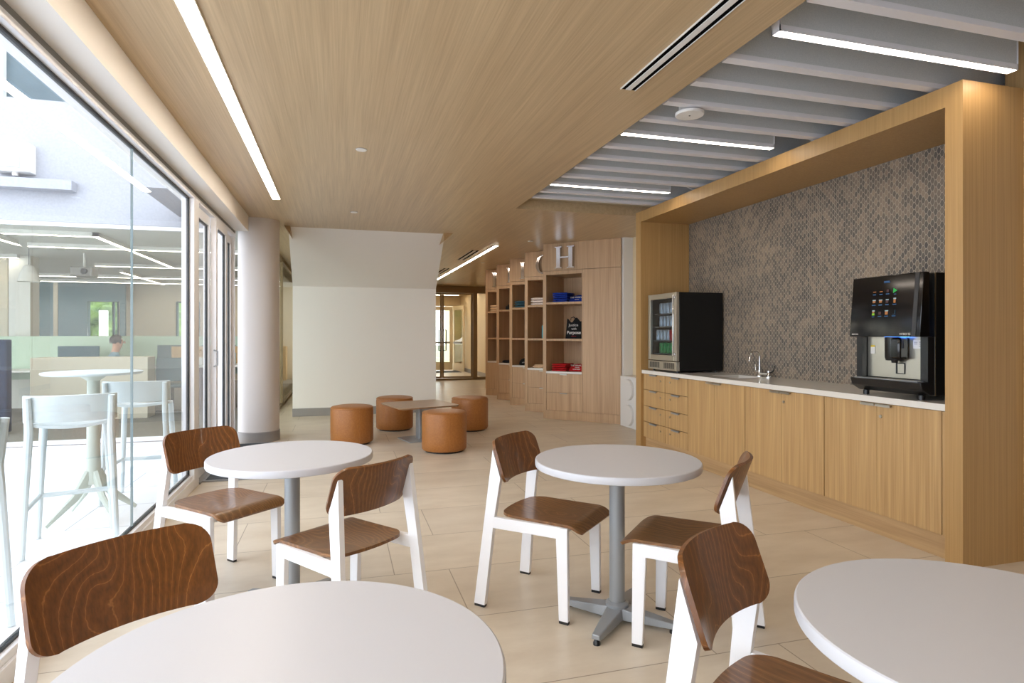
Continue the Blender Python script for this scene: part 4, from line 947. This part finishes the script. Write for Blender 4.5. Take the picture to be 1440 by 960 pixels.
def cap(i, x, y, z, lab, m='black_cloth', rz=0):
    t = thing('cap', lab, 'cap', bpos(i, x, y, z + .001), BR + rz)
    MB().lathe([(.095, 0), (.097, .03), (.085, .075), (.055, .105), (.02, .118), (.004, .12)], seg=24).build('crown', M[m], t)
    def f(u, v):
        a = (u - .5) * 2; return (a * .085 * (1 - .35 * v * v), -.085 - .075 * v + .05 * a * a * (1), .014 - .012 * v + .012 * (1 - a * a))
    MB().sheet(f, 12, 6, .004).build('brim', M[m], t, smooth=60)
    MB().lathe([(.009, .119), (.007, .126), (.002, .128)], seg=12).build('button', M[m], t)
    text('embroidery', 'WF', .035, M['white'], t, (0, -.098, .045), (R(75), 0, 0), .001)
cap(2, .19, .24, .758, 'black cap on the stone shelf under the letter I, left one', rz=.3); cap(2, .42, .12, .758, 'black cap on the stone shelf under the letter I, right one', rz=.5)
cap(3, .22, .18, 1.851, 'black cap on the top shelf under the letter R', rz=.7)
bs = folded(.30, .26, .05, None, 2).build('folded_shirt', M['black_cloth'], smooth=60); bs.location = bpos(3, .24, .2, .759); bs.rotation_euler = (0, 0, BR); tag(bs, 'black folded shirt on the stone shelf under the letter R', 'folded clothes')
def bottle(i, x, y, z, lab, h_=.22, m='white'):
    t = thing('drink_bottle', lab, 'bottle', bpos(i, x, y, z + .001), 0)
    MB().lathe([(.034, 0), (.036, .01), (.036, h_ * .72), (.02, h_ * .84), (.018, h_ * .9)], seg=20).build('bottle_body', M[m], t)
    MB().lathe([(.021, h_ * .88), (.021, h_)], seg=16).build('cap', M['silver'], t)
hg = thing('cloth_roll', 'white standing cloth roll on the middle shelf under the letter I', 'cloth', bpos(2, .335, .12, 1.274), BR)
MB().lathe([(.05, 0), (.055, .05), (.05, .15), (.04, .25), (.028, .31), (.012, .345)], seg=20).build('roll', M['white_cloth'], hg)
MB().lathe([(.056, .08), (.058, .085), (.058, .10), (.055, .105)], seg=20).build('band', M['beige_cloth'], hg)
bottle(3, .30, .10, 1.273, 'small white bottle on the middle shelf under the letter R', .11)
bottle(4, .27, .10, .758, 'small white bottle on the stone shelf of the farthest bookcase', .12)
bk = box(-.015, .015, -.09, .09, .001, .24).build('book', M['navy_cloth'], bevel=.002); bk.location = bpos(4, .25, .15, 1.273); bk.rotation_euler = (0, 0, BR); tag(bk, 'dark upright book on the middle shelf of the farthest bookcase', 'book')

# giant toy brick
gb = thing('toy_brick_block', 'white block with large round studs beside the wood surround', 'decor block', (3.99, 7.29, 0))
box(0, .2, 0, .83, .001, .735).build('block_body', M['white'], gb, bevel=.006)
for yk in (.18, .54):
    for zk in (.185, .55):
        MB().lathe([(.148, 0), (.148, .035), (.142, .041)], seg=48).build('stud', M['white'], gb, loc=(0.0, yk, zk)).rotation_euler = (0, R(-90), 0)

# ------------------------------------------------------------------ floor mat, poufs, low table
fm = MB().box(-1.17, -.50, 6.02, 7.93, .001, .012).build('floor_mat', M['matw'], smooth=0); tag(fm, 'dark woven floor mat in front of the sliding glass doors', 'mat')
fr_ = MB().box(-1.19, -1.17, 6.0, 7.95, .001, .014).box(-.50, -.48, 6.0, 7.95, .001, .014).box(-1.17, -.5, 6.0, 6.02, .001, .014).box(-1.17, -.5, 7.93, 7.95, .001, .014).build('mat_frame', M['silver'], fm, smooth=0)
def pouf():
    t = thing('pouf', '', 'pouf', (0, 0, 0), 0, 'tan leather poufs around the low table')
    MB().lathe([(.225, .018), (.245, .022), (.256, .04), (.257, .12), (.257, .405), (.252, .432)], seg=56).build('pouf_side', M['leather'], t)
    MB().lathe([(.252, .432), (.256, .438), (.254, .445), (.240, .455), (.19, .464), (.1, .469), (.01, .470)], seg=56).build('pouf_top', M['leather'], t)
    MB().lathe([(.215, .0), (.215, .022)], seg=40).build('base', M['black'], t)
    for k in range(3):
        a = 2 * PI * k / 3 - 1.25; MB().tube([(.2575 * math.cos(a), .2575 * math.sin(a), z) for z in (.04, .12, .25, .43)], .0022, 6).build('seam', M['leather'], t)
    return t
pfp = pouf(); pfp.location = (.152, 7.70, 0); pfp['label'] = 'tan leather pouf left of the low table, nearest the column'
dup(pfp, (.755, 8.66, 0), .4, 'tan leather pouf behind the low table against the slanted wall')
dup(pfp, (1.165, 6.90, 0), -.25, 'tan leather pouf in front of the low table, nearest to the camera')
dup(pfp, (1.77, 8.34, 0), 1.1, 'tan leather pouf right of the low table toward the bookcases')
lt = thing('low_table', 'low square wood topped table on a grey pedestal between the poufs', 'table', (.985, 7.74, 0), R(15))
MB().prism(rrect(.80, .80, .09, 6), lambda x, y: (x * .965, y * .965, .432), lambda x, y: (x, y, .452)).build('table_top', wood('low_table_veneer', srgb(150, 118, 88), srgb(176, 144, 110), 'X', rough=.35), lt, bevel=.002)
MB().prism(rrect(.06, .12, .02, 4), lambda x, y: (x, y, .014), lambda x, y: (x, y, .432)).build('pedestal', M['silver'], lt)
MB().prism(rrect(.44, .44, .03, 5), lambda x, y: (x, y, .0), lambda x, y: (x, y, .014)).build('base_plate', M['silver'], lt, bevel=.003)

# ------------------------------------------------------------------ cafe tables
def cafe_table():
    t = thing('cafe_table', '', 'table', (0, 0, 0), 0, 'round white cafe tables')
    MB().lathe([(.376, .717), (.3815, .7195), (.383, .724), (.383, .744), (.3815, .7485), (.378, .751)], seg=96).build('table_top', M['lam'], t, smooth=30)
    MB().lathe([(.036, .085), (.036, .70)], seg=36).build('column', M['silver'], t)
    MB().lathe([(.050, .060), (.053, .068), (.053, .082), (.040, .092)], seg=36).build('collar', M['silver'], t)
    MB().lathe([(.12, .700), (.12, .7165)], seg=24).build('mounting_plate', M['silver'], t)
    for k in range(4):
        a = PI / 2 * k + PI / 4; ca, sa = math.cos(a), math.sin(a)
        secs = [(.0, .046, .018, .075), (.07, .042, .020, .066), (.26, .023, .022, .048), (.275, .020, .024, .046)]
        vs = []
        for r_, hw, zb, zt in secs:
            for (q, z) in ((-hw, zb), (hw, zb), (hw * .82, zt), (-hw * .82, zt)): vs.append((r_ * ca - q * sa, r_ * sa + q * ca, z))
        fs = [(0, 1, 2, 3), (15, 14, 13, 12)] + [(4 * i + j, 4 * i + 4 + j, 4 * i + 4 + (j + 1) % 4, 4 * i + (j + 1) % 4) for i in range(3) for j in range(4)]
        f_ = MB().add(vs, fs).build('base_leg', M['silver'], t, bevel=.004)
        MB().lathe([(.016, 0), (.016, .010), (.008, .024)], .262 * ca, .262 * sa, 14).build('glide', M['black'], f_)
    return t
TB = {'NL': (-.09, 1.112), 'NR': (1.266, .871), 'TR': (1.25, 2.578), 'TL': (-.22, 3.12)}
tt = cafe_table(); tt.location = (*TB['TR'], 0); tt['label'] = 'round white cafe table in the middle with two chairs, seen whole with its cross base'
dup(tt, (*TB['TL'], 0), .1, 'round white cafe table near the glass wall in front of the column')
dup(tt, (*TB['NL'], 0), 0, 'large looking round white table cut off by the bottom left edge')
dup(tt, (*TB['NR'], 0), 0, 'round white table cut off by the bottom right corner')

# ------------------------------------------------------------------ chairs
def chair():
    t = thing('cafe_chair', '', 'chair', (0, 0, 0), 0, 'white framed walnut cafe chairs')
    # rear posts: lean forward as they rise, cut off against the tilted backrest
    def xs(z, s_): return s_ * (.232 - (z / .775) * .042)
    for s_ in (-1, 1):
        prof = [(-.25, .012), (-.192, .012), (-.142 + .0, .40), (-.112, .625), (-.162, .772)]
        prof = [(-.25, .012), (-.19, .012), (-.148, .44), (-.120, .632), (-.167, .764), (-.168, .765)]
        t_ = .0125
        MB().prism(prof, lambda y, z: (xs(z, s_) - t_, y, z), lambda y, z: (xs(z, s_) + t_, y, z)).build('rear_leg', M['frame'], t, bevel=.003, smooth=0)
        MB().prism([(-.248, 0), (-.192, 0), (-.191, .012), (-.249, .012)], lambda y, z: (xs(z, s_) - .011, y, z), lambda y, z: (xs(z, s_) + .011, y, z)).build('foot_pad', M['black'], t)
        MB().prism([(.193, .012), (.240, .012), (.236, .44), (.176, .44)], lambda y, z: (s_ * .197 - t_, y, z), lambda y, z: (s_ * .197 + t_, y, z)).build('front_leg', M['frame'], t, bevel=.003, smooth=0)
        MB().box(s_ * .197 - .011, s_ * .197 + .011, .194, .239, 0, .012).build('foot_pad', M['black'], t)
        a0, a1 = xs(.41, s_), s_ * .197
        MB().add([(a0 - t_, -.155, .388), (a0 + t_, -.155, .388), (a1 + t_, .20, .388), (a1 - t_, .20, .388), (a0 - t_, -.155, .442), (a0 + t_, -.155, .442), (a1 + t_, .20, .442), (a1 - t_, .20, .442)],
                 [(0, 3, 2, 1), (4, 5, 6, 7), (0, 1, 5, 4), (1, 2, 6, 5), (2, 3, 7, 6), (3, 0, 4, 7)]).build('side_rail', M['frame'], t, bevel=.003, smooth=0)
    box(-.19, .19, .180, .205, .398, .438).build('front_rail', M['frame'], t, bevel=.003)
    box(-.20, .20, -.05, -.025, .400, .430).build('rear_rail', M['frame'], t, bevel=.003)
    # seat: shallow dish, waterfall front, rounded corners
    def seat(u, v):
        yb, yf = -.125, .300; L_ = yf - yb; yv = v * L_; r_ = .055
        e = min(yv, L_ - yv)
        rr_ = .06 if v < .5 else .035
        ins = rr_ - math.sqrt(max(0, rr_ * rr_ - (rr_ - e) ** 2)) if e < rr_ else 0
        hw = .1975 - .006 * (1 - v) - ins
        a = (u - .5) * 2; x = a * hw; y = yb + yv
        z = .4475 - .010 * (1 - (x / .2) ** 2) * math.sin(PI * min(1, v * 1.15)) + .004 * (1 - v)
        if y > .225: q = (y - .225) / .075; z -= .030 * q * q
        return (x, y - .032 * (1 - (x / .2) ** 2) * (1 - v) ** 2, z)
    n_ = 36
    def sv(u, v):   # denser rows near the rounded ends
        return seat(u, .5 - .5 * math.cos(PI * v))
    MB().sheet(sv, 24, 40, .013).build('seat', M['wals'], t, smooth=50)
    # backrest: leaning, bowed, rounded corners
    def back(u, v):
        w_, zb, zt, yb, yt, k_, r_ = .213, .605, .807, -.091, -.163, .052, .055
        v = .5 - .5 * math.cos(PI * v); h_ = math.hypot(zt - zb, yt - yb); e = min(v, 1 - v) * h_
        ins = r_ - math.sqrt(max(0, r_ * r_ - (r_ - e) ** 2)) if e < r_ else 0
        x = (u - .5) * 2 * (w_ - ins)
        return (x, yb + (yt - yb) * v - k_ * (1 - (x / w_) ** 2), zb + (zt - zb) * v)
    MB().sheet(back, 30, 28, .013).build('backrest', M['wal'], t, smooth=50)
    return t
CH = [('A', .988, 2.900, -135.7, 'walnut and white chair behind left of the middle cafe table'),
      ('B', 1.520, 2.323, 46.0, 'chair right of the middle table, its backrest seen edge on'),
      ('C', 1.020, 1.207, -147.4, 'nearest chair on the right, at the table in the bottom right corner'),
      ('D', -.621, 3.549, -136.0, 'chair between the glass wall and the table in front of the column'),
      ('E', .051, 2.698, 38.1, 'chair seen from behind at the table in front of the column'),
      ('F', -.423, 1.613, -141.8, 'nearest chair on the left, large walnut backrest behind the near white table')]
ch = chair()
for i, (k, x, y, a, lab) in enumerate(CH):
    if i == 0: ch.location = (x, y, 0); ch.rotation_euler = (0, 0, R(a)); ch['label'] = lab
    else: dup(ch, (x, y, 0), R(a), lab)
